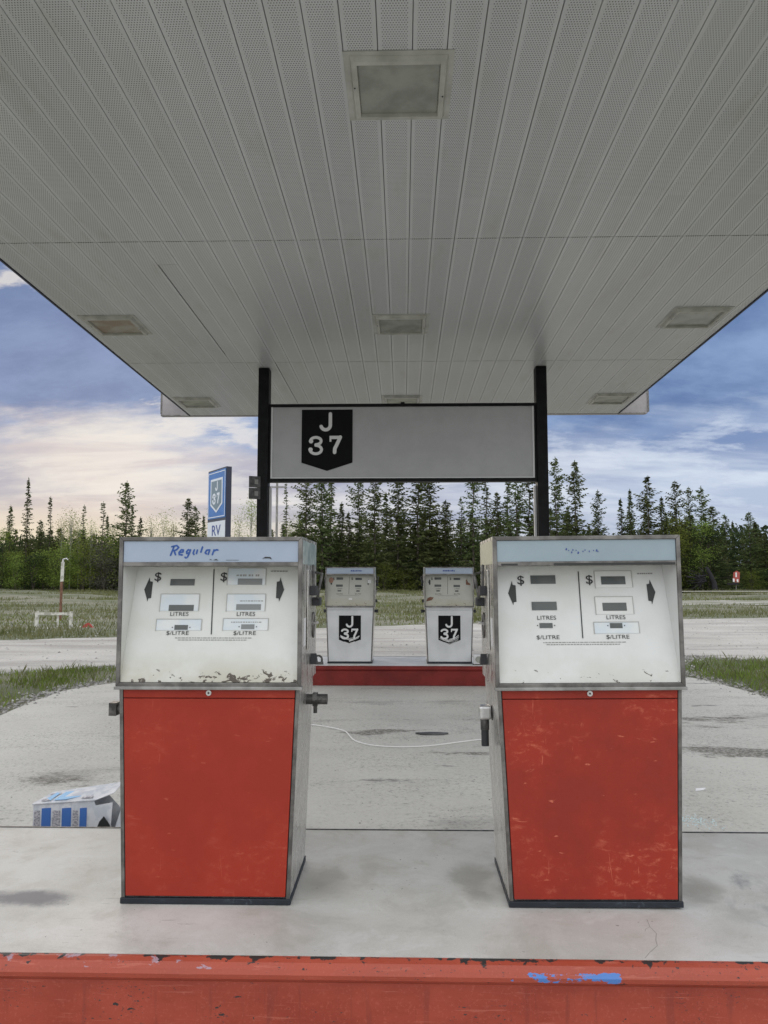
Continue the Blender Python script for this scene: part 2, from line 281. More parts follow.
M['rust'] = mat('rust', lambda n: col(n, n.mix(n.ramp(n.noise(n.obj, 12, 5, .6), .4, .65), (.14, .065, .04), (.22, .12, .08))), rough=.85)
M['bark'] = mat('bark', lambda n: col(n, n.mix(n.ramp(n.noise(n.vm('MULTIPLY', n.obj, (8, 8, 2)), 2, 4, .6), .4, .65), (.055, .045, .035), (.12, .10, .085))), rough=.9)
M['bark_pale'] = mat('pale_aspen_bark', color=(.26, .26, .22), rough=.85)
M['charred'] = mat('charred_wood', color=(.02, .018, .022), rough=.9)
M['card_white'] = mat('printed_card', lambda n: col(n, n.mix(n.ramp(n.noise(n.obj, 14, 4, .6), .45, .6), (.62, .63, .66), (.50, .52, .57))), rough=.6)
M['card_blue'] = mat('card_blue_ink', color=(.045, .14, .42), rough=.55)
M['card_sky'] = mat('card_light_blue_ink', color=(.22, .46, .74), rough=.55)
M['card_grey'] = mat('card_grey_print', lambda n: col(n, n.mix(n.ramp(n.noise(n.vm('MULTIPLY', n.obj, (1, 1, 3)), 60, 3, .6), .45, .55), (.48, .47, .50), (.22, .22, .26))), rough=.6)
M['cord'] = mat('white_plastic_cord', color=(.72, .72, .70), rough=.5)
M['glass_bits'] = mat('green_glass_crumbs', color=(.52, .64, .66), rough=.15)
M['paper'] = mat('paper', color=(.78, .78, .8), rough=.7)
M['red_plastic'] = mat('red_plastic', color=(.35, .03, .025), rough=.5)
M['stone'] = mat('stone', lambda n: col(n, n.mix(n.ramp(n.noise(n.pos, 6, 3, .6), .35, .65), (.20, .19, .18), (.44, .43, .41))), rough=.9)

def leafmat(name, c1, c2, trans=.3):
    m = bpy.data.materials.new(name); m.use_nodes = True; m.node_tree.nodes.clear(); n = NT(m.node_tree)
    oi = n.node('ShaderNodeObjectInfo'); pos = n.node('ShaderNodeNewGeometry')
    k = n.noise(pos.outputs['Position'], .9, 4, .6); ri = pos.outputs['Random Per Island']
    c = n.mix(n.ramp(k, .35, .65), c1, c2); c = n.mix(n.m('MULTIPLY', ri, .5), c, tuple(v * 1.35 for v in c2))
    hs = n.node('ShaderNodeHueSaturation'); n.put(hs.inputs['Hue'], n.m('ADD', n.m('MULTIPLY', oi.outputs['Random'], .035), .4825))
    n.put(hs.inputs['Value'], n.m('ADD', n.m('MULTIPLY', oi.outputs['Random'], .5), .75)); n.put(hs.inputs['Color'], c)
    a = n.node('ShaderNodeBsdfDiffuse'); b_ = n.node('ShaderNodeBsdfTranslucent'); x = n.node('ShaderNodeMixShader')
    n.put(a.inputs[0], hs.outputs[0]); n.put(b_.inputs[0], hs.outputs[0]); x.inputs[0].default_value = trans
    n.l.new(a.outputs[0], x.inputs[1]); n.l.new(b_.outputs[0], x.inputs[2])
    n.l.new(x.outputs[0], n.node('ShaderNodeOutputMaterial').inputs[0])
    return m
M['needle'] = leafmat('spruce_needles', (.040, .056, .027), (.105, .125, .048))
M['needle_far'] = leafmat('dark_spruce_needles', (.022, .036, .020), (.045, .065, .030))
M['leaf'] = leafmat('fresh_willow_leaves', (.11, .15, .035), (.20, .25, .06), .4)
M['leaf_pale'] = leafmat('pale_aspen_leaves', (.20, .24, .09), (.30, .32, .13), .5)
M['leaf_grey'] = leafmat('grey_bare_twigs', (.075, .070, .060), (.12, .115, .095), .2)
M['grass'] = leafmat('grass_blades', (.11, .145, .03), (.18, .22, .055), .35)
M['grass_dry'] = leafmat('meadow_blades', (.095, .115, .042), (.19, .19, .095), .35)

# ---------------------------------------------------------------- mesh builder and tree of objects
class MB:
    def __init__(s): s.v = []; s.f = []
    def add(s, vs, fs):
        o = len(s.v); s.v += [tuple(v) for v in vs]; s.f += [tuple(i + o for i in f) for f in fs]; return s
    def box(s, a, b):
        (x0, y0, z0), (x1, y1, z1) = a, b
        return s.add([(x0, y0, z0), (x1, y0, z0), (x1, y1, z0), (x0, y1, z0), (x0, y0, z1), (x1, y0, z1), (x1, y1, z1), (x0, y1, z1)],
                     [(0, 3, 2, 1), (4, 5, 6, 7), (0, 1, 5, 4), (1, 2, 6, 5), (2, 3, 7, 6), (3, 0, 4, 7)])
    def prism(s, pts, a, b, axis='y'):      # polygon in (x,z) along y / (x,y) along z / (y,z) along x
        n = len(pts); vs = []
        for t in (a, b):
            for p, q in pts: vs.append((p, t, q) if axis == 'y' else (p, q, t) if axis == 'z' else (t, p, q))
        fs = [tuple(range(n)), tuple(range(2 * n - 1, n - 1, -1))] + [(i, i + n, (i + 1) % n + n, (i + 1) % n) for i in range(n)]
        return s.add(vs, fs)
    def tube(s, path, r, n=10, r1=None):
        P = [Vector(p) for p in path]; k = len(P); vs = []; r1 = r if r1 is None else r1; up = Vector((0, 0, 1))
        for i, p in enumerate(P):
            t = (P[min(i + 1, k - 1)] - P[max(i - 1, 0)]).normalized(); u = t.cross(up)
            if u.length < .05: u = t.cross(Vector((1, 0, 0)))
            u.normalize(); v_ = t.cross(u); rr = r + (r1 - r) * i / max(1, k - 1)
            for j in range(n):
                an = 2 * math.pi * j / n; vs.append(p + u * math.cos(an) * rr + v_ * math.sin(an) * rr)
        fs = [(i * n + j, i * n + (j + 1) % n, (i + 1) * n + (j + 1) % n, (i + 1) * n + j) for i in range(k - 1) for j in range(n)]
        fs += [tuple(range(n - 1, -1, -1)), tuple(range((k - 1) * n, k * n))]
        return s.add(vs, fs)
    def build(s, name, m, parent=None, bevel=0., smooth=False, loc=None):
        me = bpy.data.meshes.new(name); me.from_pydata(s.v, [], s.f); me.validate(); me.update()
        me.materials.append(m)
        if smooth: me.polygons.foreach_set('use_smooth', [True] * len(me.polygons))
        o = bpy.data.objects.new(name, me); C.objects.link(o)
        if parent: o.parent = parent
        if loc: o.location = loc
        if bevel:
            b = o.modifiers.new('bevel', 'BEVEL'); b.width = bevel; b.segments = 2; b.limit_method = 'ANGLE'; b.angle_limit = R(40)
        return o
def tag(o, label=None, cat=None, group=None, kind=None):
    if label: o['label'] = label
    if cat: o['category'] = cat
    if group: o['group'] = group
    if kind: o['kind'] = kind
    return o
def thing(name, label, cat, loc=(0, 0, 0), rz=0., group=None):
    o = bpy.data.objects.new(name, None); C.objects.link(o); o.location = loc; o.rotation_euler = (0, 0, rz); o.empty_display_size = .1
    return tag(o, label, cat, group)
def copy_tree(o, parent=None):
    c = o.copy(); C.objects.link(c)
    if parent: c.parent = parent
    for ch in list(o.children): copy_tree(ch, c)
    return c
# flat lettering laid on a plane: origin + u*U + v*V, thickness along n
class Plane:
    def __init__(s, o, u, v): s.o = Vector(o); s.u = Vector(u).normalized(); s.v = Vector(v).normalized(); s.n = s.u.cross(s.v)
    def p(s, u, v, h=0.): return s.o + s.u * u + s.v * v + s.n * h
def poly_on(mb, pl, pts, h0, h1):
    n = len(pts); vs = [pl.p(u, v, h0) for u, v in pts] + [pl.p(u, v, h1) for u, v in pts]
    mb.add(vs, [tuple(range(n - 1, -1, -1)), tuple(range(n, 2 * n))] + [(i, (i + 1) % n, (i + 1) % n + n, i + n) for i in range(n)])
def rect_on(mb, pl, u0, v0, u1, v1, h0, h1): poly_on(mb, pl, [(u0, v0), (u1, v0), (u1, v1), (u0, v1)], h0, h1)
def stroke_on(mb, pl, pts, wd, h, caps=True):
    k = 0
    for (a, b), (c_, d_) in zip(pts[:-1], pts[1:]):
        t = Vector((c_ - a, d_ - b)); 
        if t.length < 1e-6: continue
        t.normalize(); nx, ny = -t.y * wd / 2, t.x * wd / 2; hh = h + k * .00004; k += 1
        mb.add([pl.p(a + nx, b + ny, hh), pl.p(a - nx, b - ny, hh), pl.p(c_ - nx, d_ - ny, hh), pl.p(c_ + nx, d_ + ny, hh)], [(0, 1, 2, 3)])
    if caps:
        for a, b in pts:
            hh = h + k * .00004; k += 1
            mb.add([pl.p(a + math.cos(i * math.pi / 5) * wd / 2, b + math.sin(i * math.pi / 5) * wd / 2, hh) for i in range(10)], [tuple(range(10))])
def text_on(mb, pl, s, u, v, size, bold=0., sx=1., h=.0006, h2=.0003):
    cu = bpy.data.curves.new('t', 'FONT'); cu.body = s; cu.size = size; cu.offset = bold; cu.align_x = 'CENTER'; cu.align_y = 'CENTER'; cu.extrude = 0; cu.resolution_u = 4
    ob = bpy.data.objects.new('t', cu); me = bpy.data.meshes.new_from_object(ob)
    mb.add([pl.p(u + p.co.x * sx, v + p.co.y, h) for p in me.vertices], [tuple(p.vertices) for p in me.polygons])
    bpy.data.objects.remove(ob); bpy.data.curves.remove(cu); bpy.data.meshes.remove(me)
def arc(cx, cy, rx, ry, a0, a1, n=10): return [(cx + rx * math.cos(R(a0 + (a1 - a0) * i / n)), cy + ry * math.sin(R(a0 + (a1 - a0) * i / n))) for i in range(n + 1)]
def glyph_J(mb, pl, cx, cy, H, wd, h):
    W = H * .62; r = W * .42
    stroke_on(mb, pl, [(cx + W / 2 - wd / 2, cy + H / 2), (cx + W / 2 - wd / 2, cy - H / 2 + r + wd / 2)] + arc(cx + W / 2 - wd / 2 - r, cy - H / 2 + r + wd / 2, r, r, 0, -165, 12), wd, h)
def glyph_3(mb, pl, cx, cy, H, wd, h, serif=True):
    r = H * .27; rx = r * 1.05
    stroke_on(mb, pl, arc(cx, cy + H / 2 - r, rx, r - wd / 2, 165, -90, 14) + arc(cx, cy - H / 2 + r, rx * 1.08, r - wd * .3, 90, -165, 14), wd, h)
    if serif:
        for a, b in ((cx - rx * .9, cy + H / 2 - r - wd * .1), (cx - rx * .98, cy - H / 2 + r - wd * .0)): stroke_on(mb, pl, [(a, b), (a + .001, b)], wd * 1.55, h + .002)
def glyph_7(mb, pl, cx, cy, H, wd, h):
    W = H * .64
    stroke_on(mb, pl, [(cx - W / 2, cy + H / 2 - wd * .5), (cx + W / 2 - wd * .2, cy + H / 2 - wd * .5)], wd * 1.05, h, False)
    stroke_on(mb, pl, [(cx - W / 2 + wd * .3, cy + H / 2), (cx - W / 2 + wd * .3, cy + H / 2 - wd * 1.9)], wd * .6, h + .001, False)
    stroke_on(mb, pl, [(cx + W / 2 - wd * .3, cy + H / 2 - wd * .4), (cx + W * .12, cy), (cx - W * .04, cy - H * .2), (cx - W * .06, cy - H / 2 + wd / 2)], wd * 1.15, h + .0015)

# ---------------------------------------------------------------- ground
def sheet(name, pts, z, m):
    mb = MB(); mb.add([(x, y, z) for x, y in pts], [tuple(range(len(pts)))]); o = mb.build(name, m); return tag(o, kind='structure')
def jitter(line, amp, step=.6):
    out = []
    for (a, b), (c_, d_) in zip(line[:-1], line[1:]):
        n = max(1, int(math.hypot(c_ - a, d_ - b) / step))
        for i in range(n):
            t = i / n; out.append((a + (c_ - a) * t + random.uniform(-amp, amp), b + (d_ - b) * t + random.uniform(-amp, amp)))
    return out + [line[-1]]
nx_, ny_ = 150, 130
xs = np.concatenate([np.linspace(-900, -80, 12)[:-1], np.linspace(-80, 80, nx_), np.linspace(80, 900, 12)[1:]])
ys = np.concatenate([np.linspace(-300, -10, 5)[:-1], np.linspace(-10, 120, ny_), np.linspace(120, 1500, 12)[1:]])
gv = []
for y in ys:
    for x in xs:
        a = max(0, min(1, (y - 33) / 20)) * max(0, min(1, (130 - y) / 10)) * max(0, min(1, (110 - abs(x)) / 20))
        z = -.016 + a * (.16 * math.sin(x * .21 + y * .13) + .12 * math.sin(y * .37 - x * .09 + 1) + .06 * math.sin(x * .9 + y * .7)) - a * .06
        gv.append((x, y, z))
nX = len(xs); gf = [(j * nX + i, j * nX + i + 1, (j + 1) * nX + i + 1, (j + 1) * nX + i) for j in range(len(ys) - 1) for i in range(nX - 1)]
g = MB(); g.add(gv, gf); tag(g.build('ground', M['soil'], smooth=True), kind='structure')
far_edge = [(-60, 3), (-22, 13.2), (-9.7, 18.5), (-7.3, 19.5), (-1.65, 23.8), (.9, 25.0), (10.3, 28.5), (13.8, 29.6), (30, 33), (70, 40)]
near_L = [(-60, -9), (-20, 3), (-9, 10.2), (-6.33, 12.1), (-4.94, 13.2), (-4.2, 13.0), (-4.0, 10.8)]
near_R = [(4.1, 11.6), (4.6, 13.6), (5.56, 15.2), (6.64, 14.4), (12, 15.4), (30, 20), (70, 26)]
sheet('gravel_road', jitter(near_L, .10) + jitter(near_R, .10) + jitter(far_edge, .14)[::-1], -.009, M['gravel'])
padpts = [(-4.4, -6), (-4.4, 8.45), (-4.5, 9.4), (-4.5, 10.3), (-4.3, 10.8), (-4.0, 11.2), (-3.5, 12.0), (-2.7, 12.9), (2.7, 13.2), (3.5, 12.9), (4.1, 12.4), (4.35, 11.8), (4.48, 11.2), (4.58, 9.9), (4.6, 8), (4.6, -6)]
sheet('concrete_apron', jitter(padpts, .012, .3), -.004, M['pad'])
# long pale bar of gravel far out on the right, and a grey track across the meadow
sheet('gravel_track', jitter([(6, 40), (16, 42.5), (45, 47)], .5) + jitter([(50, 56), (20, 52.5), (6, 46)], .9), .012, M['track'])
sheet('far_track', jitter([(14, 72), (34, 74.2), (62, 76)], .2) + jitter([(62, 78.5), (32, 77), (14, 73.6)], .3), .22, M['gravel'])

# ---------------------------------------------------------------- pump islands
def island(label, y0, y1, x0, x1, mk, ms='island'):
    t = thing('pump_island', label, 'pump island', (0, y0, 0))
    D = y1 - y0
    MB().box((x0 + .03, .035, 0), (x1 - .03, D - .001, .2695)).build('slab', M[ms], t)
    # steel nosing: half-round bar above a flat skirt, all round
    prof = [(.012, 0), (.012, .198), (.001, .207), (-.014, .219), (-.018, .234), (-.012, .249), (.004, .262), (.022, .2675), (.034, .268), (.034, 0)]
    mb = MB(); mb.prism([(p, q) for p, q in prof], x0, x1, 'x'); mb.build('front_nosing', mk, t)
    MB().box((x0 + .03, D, 0), (x1 - .03, D + .010, .2725)).build('rear_skirt', M['cast'], t)
    for s, x in ((1, x0), (-1, x1)):
        mb = MB(); mb.prism([(x + s * (p - .014), q) for p, q in prof], .03, D - .03, 'y'); mb.build('end_nosing', mk, t)
    return t
fi = island('near concrete pump island, chipped red steel edge with blue paint flecks', 2.56, 3.84, -3.1, 3.1, M['kerb'])
crk = MB(); ipl = Plane((0, 0, .2699), (1, 0, 0), (0, 1, 0)); stroke_on(crk, ipl, [(.87, .33), (.862, .27), (.868, .22), (.85, .17), (.842, .13), (.80, .08), (.775, .045)], .0022, 0, False); stroke_on(crk, ipl, [(.862, .27), (.84, .25), (.835, .235)], .0016, .0002, False); crk.build('hairline_crack', M['crack'], fi)
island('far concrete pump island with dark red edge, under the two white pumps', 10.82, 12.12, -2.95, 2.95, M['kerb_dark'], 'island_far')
# ragged black line where the slab meets the steel of the near island is paint wear in the material

# ---------------------------------------------------------------- canopy
SL = -.0174; H0 = CAM_Z + 3.384
def cz(y): return H0 + SL * y
CAN_X, CAN_Y0, CAN_Y1, PW = 4.105, 3.20, 14.56, .218
can = thing('canopy', 'large flat station canopy with perforated white soffit boards over both pump islands', 'canopy', (0, CAN_Y0, 0))
sof = MB()
rows = [(3.20, 7.17), (7.17, 11.14), (11.14, CAN_Y1)]
OFF = .066
edges = [-CAN_X] + [i * PW + OFF for i in range(-20, 20) if abs(i * PW + OFF) < CAN_X - .03] + [CAN_X]
def sect(x0, x1, g0, g1, y0, y1, sag=0.):
    dz = .010
    vs = []
    for y in (y0, y0 + .004, y1 - .004, y1):
        e = dz if y in (y0, y1) else 0
        for x, z in ((x0 + g0 * .5, dz), (x0 + g0, 0), (x1 - g1, 0), (x1 - g1 * .5, dz)):
            vs.append((x, y - CAN_Y0, cz(y) + max(z, e) - sag * (1 if x < (x0 + x1) / 2 else 0)))
    sof.add(vs, [(j * 4 + i, (j + 1) * 4 + i, (j + 1) * 4 + i + 1, j * 4 + i + 1) for j in range(3) for i in range(3)])
for r_, (y0, y1) in enumerate(rows):
    for i, (x0, x1) in enumerate(zip(edges[:-1], edges[1:])):
        g0, g1 = .0030 + random.random() * .0012, .0030 + random.random() * .0012
        if r_ == 1 and abs(x0 + 2.45) < .109:
            sect(x0, x1, g0, g1, y0 + .0055, 7.7); sect(x0, x1, .020, g1, 7.7, 10.75, .004); sect(x0, x1, g0, g1, 10.75, y1 - .0055)
        elif r_ == 2 and abs(x0 + 2.0) < .109:
            sect(x0, x1, .014, g1, y0 + .0055, y1 - .0055, .003)
        else: sect(x0, x1, g0, g1, y0 + .0055, y1 - .0055, random.random() * .0015)
sof.build('soffit_boards', M['soffit'], can)
def slab(mb, x0, x1, y0, y1, dz0, dz1):
    vs = [(x, y - CAN_Y0, cz(y) + dz) for dz in (dz0, dz1) for x, y in ((x0, y0), (x1, y0), (x1, y1), (x0, y1))]
    mb.add(vs, [(0, 3, 2, 1), (4, 5, 6, 7), (0, 1, 5, 4), (1, 2, 6, 5), (2, 3, 7, 6), (3, 0, 4, 7)])
b = MB(); slab(b, -CAN_X + .002, CAN_X - .002, CAN_Y0 + .002, CAN_Y1 - .002, .013, .38); b.build('roof_deck', M['gap'], can)
for s in (-1, 1):
    b = MB(); slab(b, *sorted((s * (CAN_X + .001), s * (CAN_X + .022))), CAN_Y0, CAN_Y1, -.012, .46); b.build('side_fascia', M['navy'], can)
b = MB(); slab(b, -4.6, 4.6, CAN_Y0 - .10, CAN_Y0 - .003, -.004, .44); b.build('front_fascia', M['fascia'], can)
b = MB(); zt = cz(CAN_Y1)
b.prism([(-4.68, zt - .006), (4.62, zt - .006), (4.66, zt + .0), (4.69, zt + .03), (4.69, zt + .44), (-4.68, zt + .44)], CAN_Y1 + .003 - CAN_Y0, CAN_Y1 + .12 - CAN_Y0, 'y')
ff = b.build('rear_fascia', M['fascia'], can)
for (x0, x1) in ((-4.69, -4.66), (4.66, 4.70)):
    b = MB(); b.box((x0, CAN_Y1 - .004 - CAN_Y0, zt + .03), (x1, CAN_Y1 + .002 - CAN_Y0, zt + .44)); b.build('edge_strip', M['trim'], ff)
b = MB(); b.box((-4.68, CAN_Y1 - .004 - CAN_Y0, zt - .008), (-4.12, CAN_Y1 + .002 - CAN_Y0, zt + .012)); b.build('edge_strip', M['trim'], ff); b = MB(); b.box((4.12, CAN_Y1 - .004 - CAN_Y0, zt - .008), (4.62, CAN_Y1 + .002 - CAN_Y0, zt + .012))
b.build('edge_strip', M['trim'], ff)

def light_fixture(x, y, label, lens, S=.71):
    t = thing('canopy_light', label, 'ceiling light', (x, y, cz(y)), 0, 'square lights recessed in the canopy soffit')
    t.rotation_euler = (math.atan(SL), 0, 0)
    h = S / 2; fr = MB()
    def ring(mb, a, b_, z0, z1):
        for (x0, y0, x1, y1) in ((-a, -a, a, -b_), (-a, b_, a, a), (-a, -b_, -b_, b_), (b_, -b_, a, b_)): mb.box((x0, y0, z0), (x1, y1, z1))
    ring(fr, h, h - .045, -.0065, -.0025); fr.build('flange', M['fixture'], t)
    bz = MB(); a, c_ = h - .040, h - .085                     # bevelled bezel
    vs = []; 
    for r_, z in ((a, -.007), (a - .012, -.040), (c_, -.040), (c_ - .004, -.010)): vs += [(-r_, -r_, z), (r_, -r_, z), (r_, r_, z), (-r_, r_, z)]
    bz.add(vs, [(k * 4 + i, k * 4 + (i + 1) % 4, (k + 1) * 4 + (i + 1) % 4, (k + 1) * 4 + i) for k in range(3) for i in range(4)])
    bez = bz.build('bezel', M['fixture'], t)
    MB().box((-c_ + .006, -c_ + .006, -.016), (c_ - .006, c_ - .006, -.004)).build('lens', lens, t)
    for sx in (-1, 1): sc_ = MB(); sc_.tube([(sx * (h - .06), .05 * sx, -.044), (sx * (h - .06), .05 * sx, -.038)], .006, 8); sc_.build('screw', M['cast'], bez)
light_fixture(-.02, 4.92, 'large square canopy light with fogged lens, nearest one straight overhead between the pumps', M['lens'])
light_fixture(-.02, 9.54, 'square canopy light in the middle row, centred above the hanging sign', M['lens'])
light_fixture(-.01, 13.45, 'square canopy light seen edge-on just above the top rail of the hanging sign', M['lens'])
light_fixture(-3.655, 9.49, 'square canopy light with brown rust stain in its lens, by the left canopy edge', M['lens_rust'])
light_fixture(-3.69, 13.5, 'square canopy light at the far left corner of the canopy', M['lens'])
light_fixture(3.61, 9.38, 'square canopy light with clean grey lens by the right canopy edge', M['lens'])
light_fixture(3.66, 13.4, 'square canopy light at the far right corner beside the peeling fascia end', M['lens'])

# columns on the far island
def column(x, label):
    y = 11.40; t = thing('canopy_column', label, 'canopy column', (x, y, .2705), 0, 'black columns carrying the canopy')
    top = cz(y + .1) - .2705 - .004
    MB().box((-.081, 0, .012), (.081, .20, top)).build('post', M['black_paint'], t, bevel=.006)
    MB().box((-.14, -.06, 0), (.14, .26, .012)).build('base_plate', M['cast'], t)
    s = 1 if x < 0 else -1
    b = MB(); b.box((min(s * .084, s * .118), .11, .05), (max(s * .084, s * .118), .17, 2.60)); b.build('conduit', M['alu'], t, bevel=.004)
    return t
column(-2.105, 'black square steel column left of the hanging sign, small grey plates on its side'); column(2.085, 'black square steel column at the right end of the hanging sign')

# hanging sign between the columns
SY = 11.43
def hy(z): return z * 1.0
sg = thing('hanging_sign', 'long pale grey sign panel in black frame between the columns, black shield on it', 'sign', (0, SY, 2.925))
x0, x1, z0, z1 = -2.02, 2.00, 0., 1.185
MB().box((x0 + .02, .012, z0 + .03), (x1 - .02, .12, z1 - .03)).build('panel', M['panel_white'], sg)
fr = MB(); fr.box((x0, -.012, z1 - .045), (x1, .14, z1)); fr.box((x0, -.012, z0), (x1, .14, z0 + .05)); fr.box((x0, -.008, z0 + .05), (x0 + .03, .14, z1 - .045)); fr.box((x1 - .03, -.008, z0 + .05), (x1, .14, z1 - .045))
fr.build('frame', M['black_paint'], sg)
mb = MB()
mb.box((x0 + .03, -.002, z0 + .05), (x0 + .055, .011, z1 - .045)); mb.box((x0 + .055, -.002, z0 + .05), (x1 - .055, .011, z0 + .068)); mb.box((x1 - .055, -.002, z0 + .05), (x1 - .03, .011, z1 - .045)); mb.build('inner_bead', M['alu'], sg)
for bx in (-.2, .0): pass
MB().box((-.03, .02, z1 + .001), (.03, .08, z1 + .03)).build('lug', M['black_paint'], sg)
pl = Plane((-1.14, .010, 0), (1, 0, 0), (0, 0, 1))
zb = 1.10; sh = MB(); poly_on(sh, pl, [(-.385, .29), (0, .165), (.385, .29), (.385, zb), (-.385, zb)], 0, .004)
shield = sh.build('shield', M['black_matte'], sg)
gl = MB(); glyph_J(gl, pl, -.01, .90, .27, .052, .0050); glyph_3(gl, pl, -.17, .555, .285, .043, .0050); glyph_7(gl, pl, .125, .56, .275, .047, .0050)
gl.build('lettering', M['white_vinyl'], shield)
# two stacked plates on the side of the left column
t = thing('number_plate_bracket', 'pair of small dark grey plates stacked on the left column, angled outwards', 'plate sign', (-2.21, 11.36, 2.66), R(28))
for k in (0, 1):
    pz = MB(); pz.box((-.09, -.006, k * .175), (.085, .006, k * .175 + .168)); pp = pz.build('plate', M['grey_plate'], t)
    q = MB(); ppl = Plane((0, -.0065, k * .175), (1, 0, 0), (0, 0, 1)); rect_on(q, ppl, -.005, .05, .05, .12, 0, .001); q.build('faded_marks', M['ink_faint'], pp)

# ---------------------------------------------------------------- fuel pumps
SHADE = {}
def pump(x, y, label, group, door, dial_m, side_marks, kind):
    W0, W1, D = .325, .349, .455           # half widths at foot and at shoulder, depth
    t = thing('fuel_pump', label, 'fuel pump', (x, y + D / 2, .2705), 0, group); F = -D / 2
    if kind == 'right': t.rotation_euler = (0, R(-.5), 0); t.location.z = .2735
    # plinth
    MB().box((-W0 + .004, F - .004, 0), (W0 - .004, -F, .022)).build('plinth', M['plinth'], t, bevel=.003)
    # cabinet: tapered box, steel sides and corner strips
    zt_, zb_ = .80, .0225
    def hw(z): return W0 - .008 + (W1 - W0 + .006) * (z - zb_) / (zt_ - zb_)
    b = MB(); b.prism([(-hw(zb_), zb_), (hw(zb_), zb_), (hw(zt_), zt_), (-hw(zt_), zt_)], F + .010, -F - .004, 'y'); cab = b.build('cabinet', M['steel'], t)
    for s in (-1, 1):
        b = MB(); pts = [(s * hw(zb_), zb_), (s * (hw(zb_) - .013), zb_), (s * (hw(zt_) - .013), zt_), (s * hw(zt_), zt_)]
        b.prism(pts if s < 0 else pts[::-1], F, F + .0095, 'y'); b.build('corner_strip', M['trim'], cab)
    b = MB(); b.prism([(-hw(zb_) + .0135, zb_ + .001), (hw(zb_) - .0135, zb_ + .001), (hw(zt_) - .0135, zt_ - .001), (-hw(zt_) + .0135, zt_ - .001)], F + .0094, F + .0098, 'y'); b.build('door_shadow_gap', M['rubber'], cab)  # black sheet puts in the shade of the gap round the door
    # door in two pressed pieces
    def leaf(za, zb2, name, parent):
        g_ = .0165; pts = [(-(hw(za) - g_), za), (hw(za) - g_, za), (hw(zb2) - g_, zb2), (-(hw(zb2) - g_), zb2)]
        q = MB(); q.prism(pts, F - .0035, F + .0095, 'y'); return q.build(name, door, parent, bevel=.003)
    dr = leaf(.029, .757, 'door', t); tp = leaf(.7595, .797, 'door_header', dr)
    lk = MB(); lk.tube([(0, F - .009, .779), (0, F - .0036, .779)], .0105, 16); lk.build('lock', M['chrome'], dr, smooth=False)
    lk2 = MB(); lk2.tube([(0, F - .0098, .779), (0, F - .0091, .779)], .004, 10); lk2.build('keyhole', M['ink'], dr)
    # head shell
    HW, zs, ze = .3555, .797, 1.375; HF = F - .022
    b = MB()
    b.box((-HW, HF + .012, zs), (-HW + .012, -F + .012, ze - .012)); b.box((HW - .012, HF + .012, zs), (HW, -F + .012, ze - .012))
    b.box((-HW, HF + .012, ze - .012), (HW, -F + .012, ze)); b.box((-HW + .012, HF + .012, zs), (HW - .012, -F + .012, zs + .012)); b.box((-HW + .012, -F, zs + .012), (HW - .012, -F + .010, ze - .012))
    head = b.build('head', M['steel'], t)
    # trim frame round the front of the head (mitred)
    fr = MB(); wt = .0155
    for pts in ([(-HW, ze), (HW, ze), (HW - wt, ze - wt), (-HW + wt, ze - wt)], [(-HW, zs), (-HW, ze), (-HW + wt, ze - wt), (-HW + wt, zs + .022)],
                [(HW, ze), (HW, zs), (HW - wt, zs + .022), (HW - wt, ze - wt)], [(HW, zs), (-HW, zs), (-HW + wt, zs + .022), (HW - wt, zs + .022)]):
        fr.prism(pts[::-1], HF, HF + .0115, 'y')
    trim = fr.build('trim_frame', M['trim'], head, bevel=.002)
    lw = MB(); lw.box((-HW - .004, HF - .006, zs - .004), (HW + .004, HF + .02, zs + .008)); lw.build('drip_edge', M['trim_pale'], head, bevel=.002)
    # lit header panel
    b = MB(); b.box((-HW + wt + .001, HF + .006, 1.278), (HW - wt - .001, HF + .05, 1.3585)); hd = b.build('header_panel', M['header_grey' if kind == 'right' else 'header'], head)
    b = MB(); b.box((-HW + wt + .001, HF + .003, 1.263), (HW - wt - .001, HF + .06, 1.2775)); b.build('header_rail', M['trim'], head)
    hp = Plane((0, HF + .0055, 1.318), (1, 0, 0), (0, 0, 1))
    # side bands of header
    for s in (-1, 1):
        b = MB(); b.box((min(s * HW, s * (HW + .0015)), HF + .03, 1.27), (max(s * HW, s * (HW + .0015)), -F - .01, 1.362)); b.build('header_side', M['header_old'] if side_marks == 'pale' else M['header_side'], head)
    # sloping dial face, recessed at its top
    zb3, zt3, rec = zs + .023, 1.2625, .125
    yb, yt = HF + .010, HF + rec
    k = (yt - yb) / (zt3 - zb3)
    dpl = Plane((.008 if kind == 'right' else 0, HF + .0094 + k * (.85 - zb3), .85), (1, 0, 0), (0, k, 1))
    b = MB(); iw = HW - .0125
    b.add([(-iw, yb, zb3), (iw, yb, zb3), (iw, yt, zt3), (-iw, yt, zt3), (-iw, yb + .02, zb3), (iw, yb + .02, zb3), (iw, yt + .02, zt3), (-iw, yt + .02, zt3)],
          [(0, 1, 2, 3), (7, 6, 5, 4), (0, 4, 5, 1), (1, 5, 6, 2), (2, 6, 7, 3), (3, 7, 4, 0)])
    # cheeks of the recess, same enamel
    for s in (-1, 1):
        xa, xb = (iw - .0005, iw - .0195)
        v = [(s * xa, HF + .012, zb3), (s * xa, HF + .012, zt3), (s * (xb), yt - .001, zt3), (s * (iw - .003), yb - .0, zb3)]
        b.add(v, [(0, 1, 2, 3) if s > 0 else (3, 2, 1, 0)])
    b.box((-iw, HF + .062, zt3 + .001), (iw, yt, zt3 + .006))
    dial = b.build('dial_face', dial_m, head)
    SH = -.005 if kind != 'right' else -.012
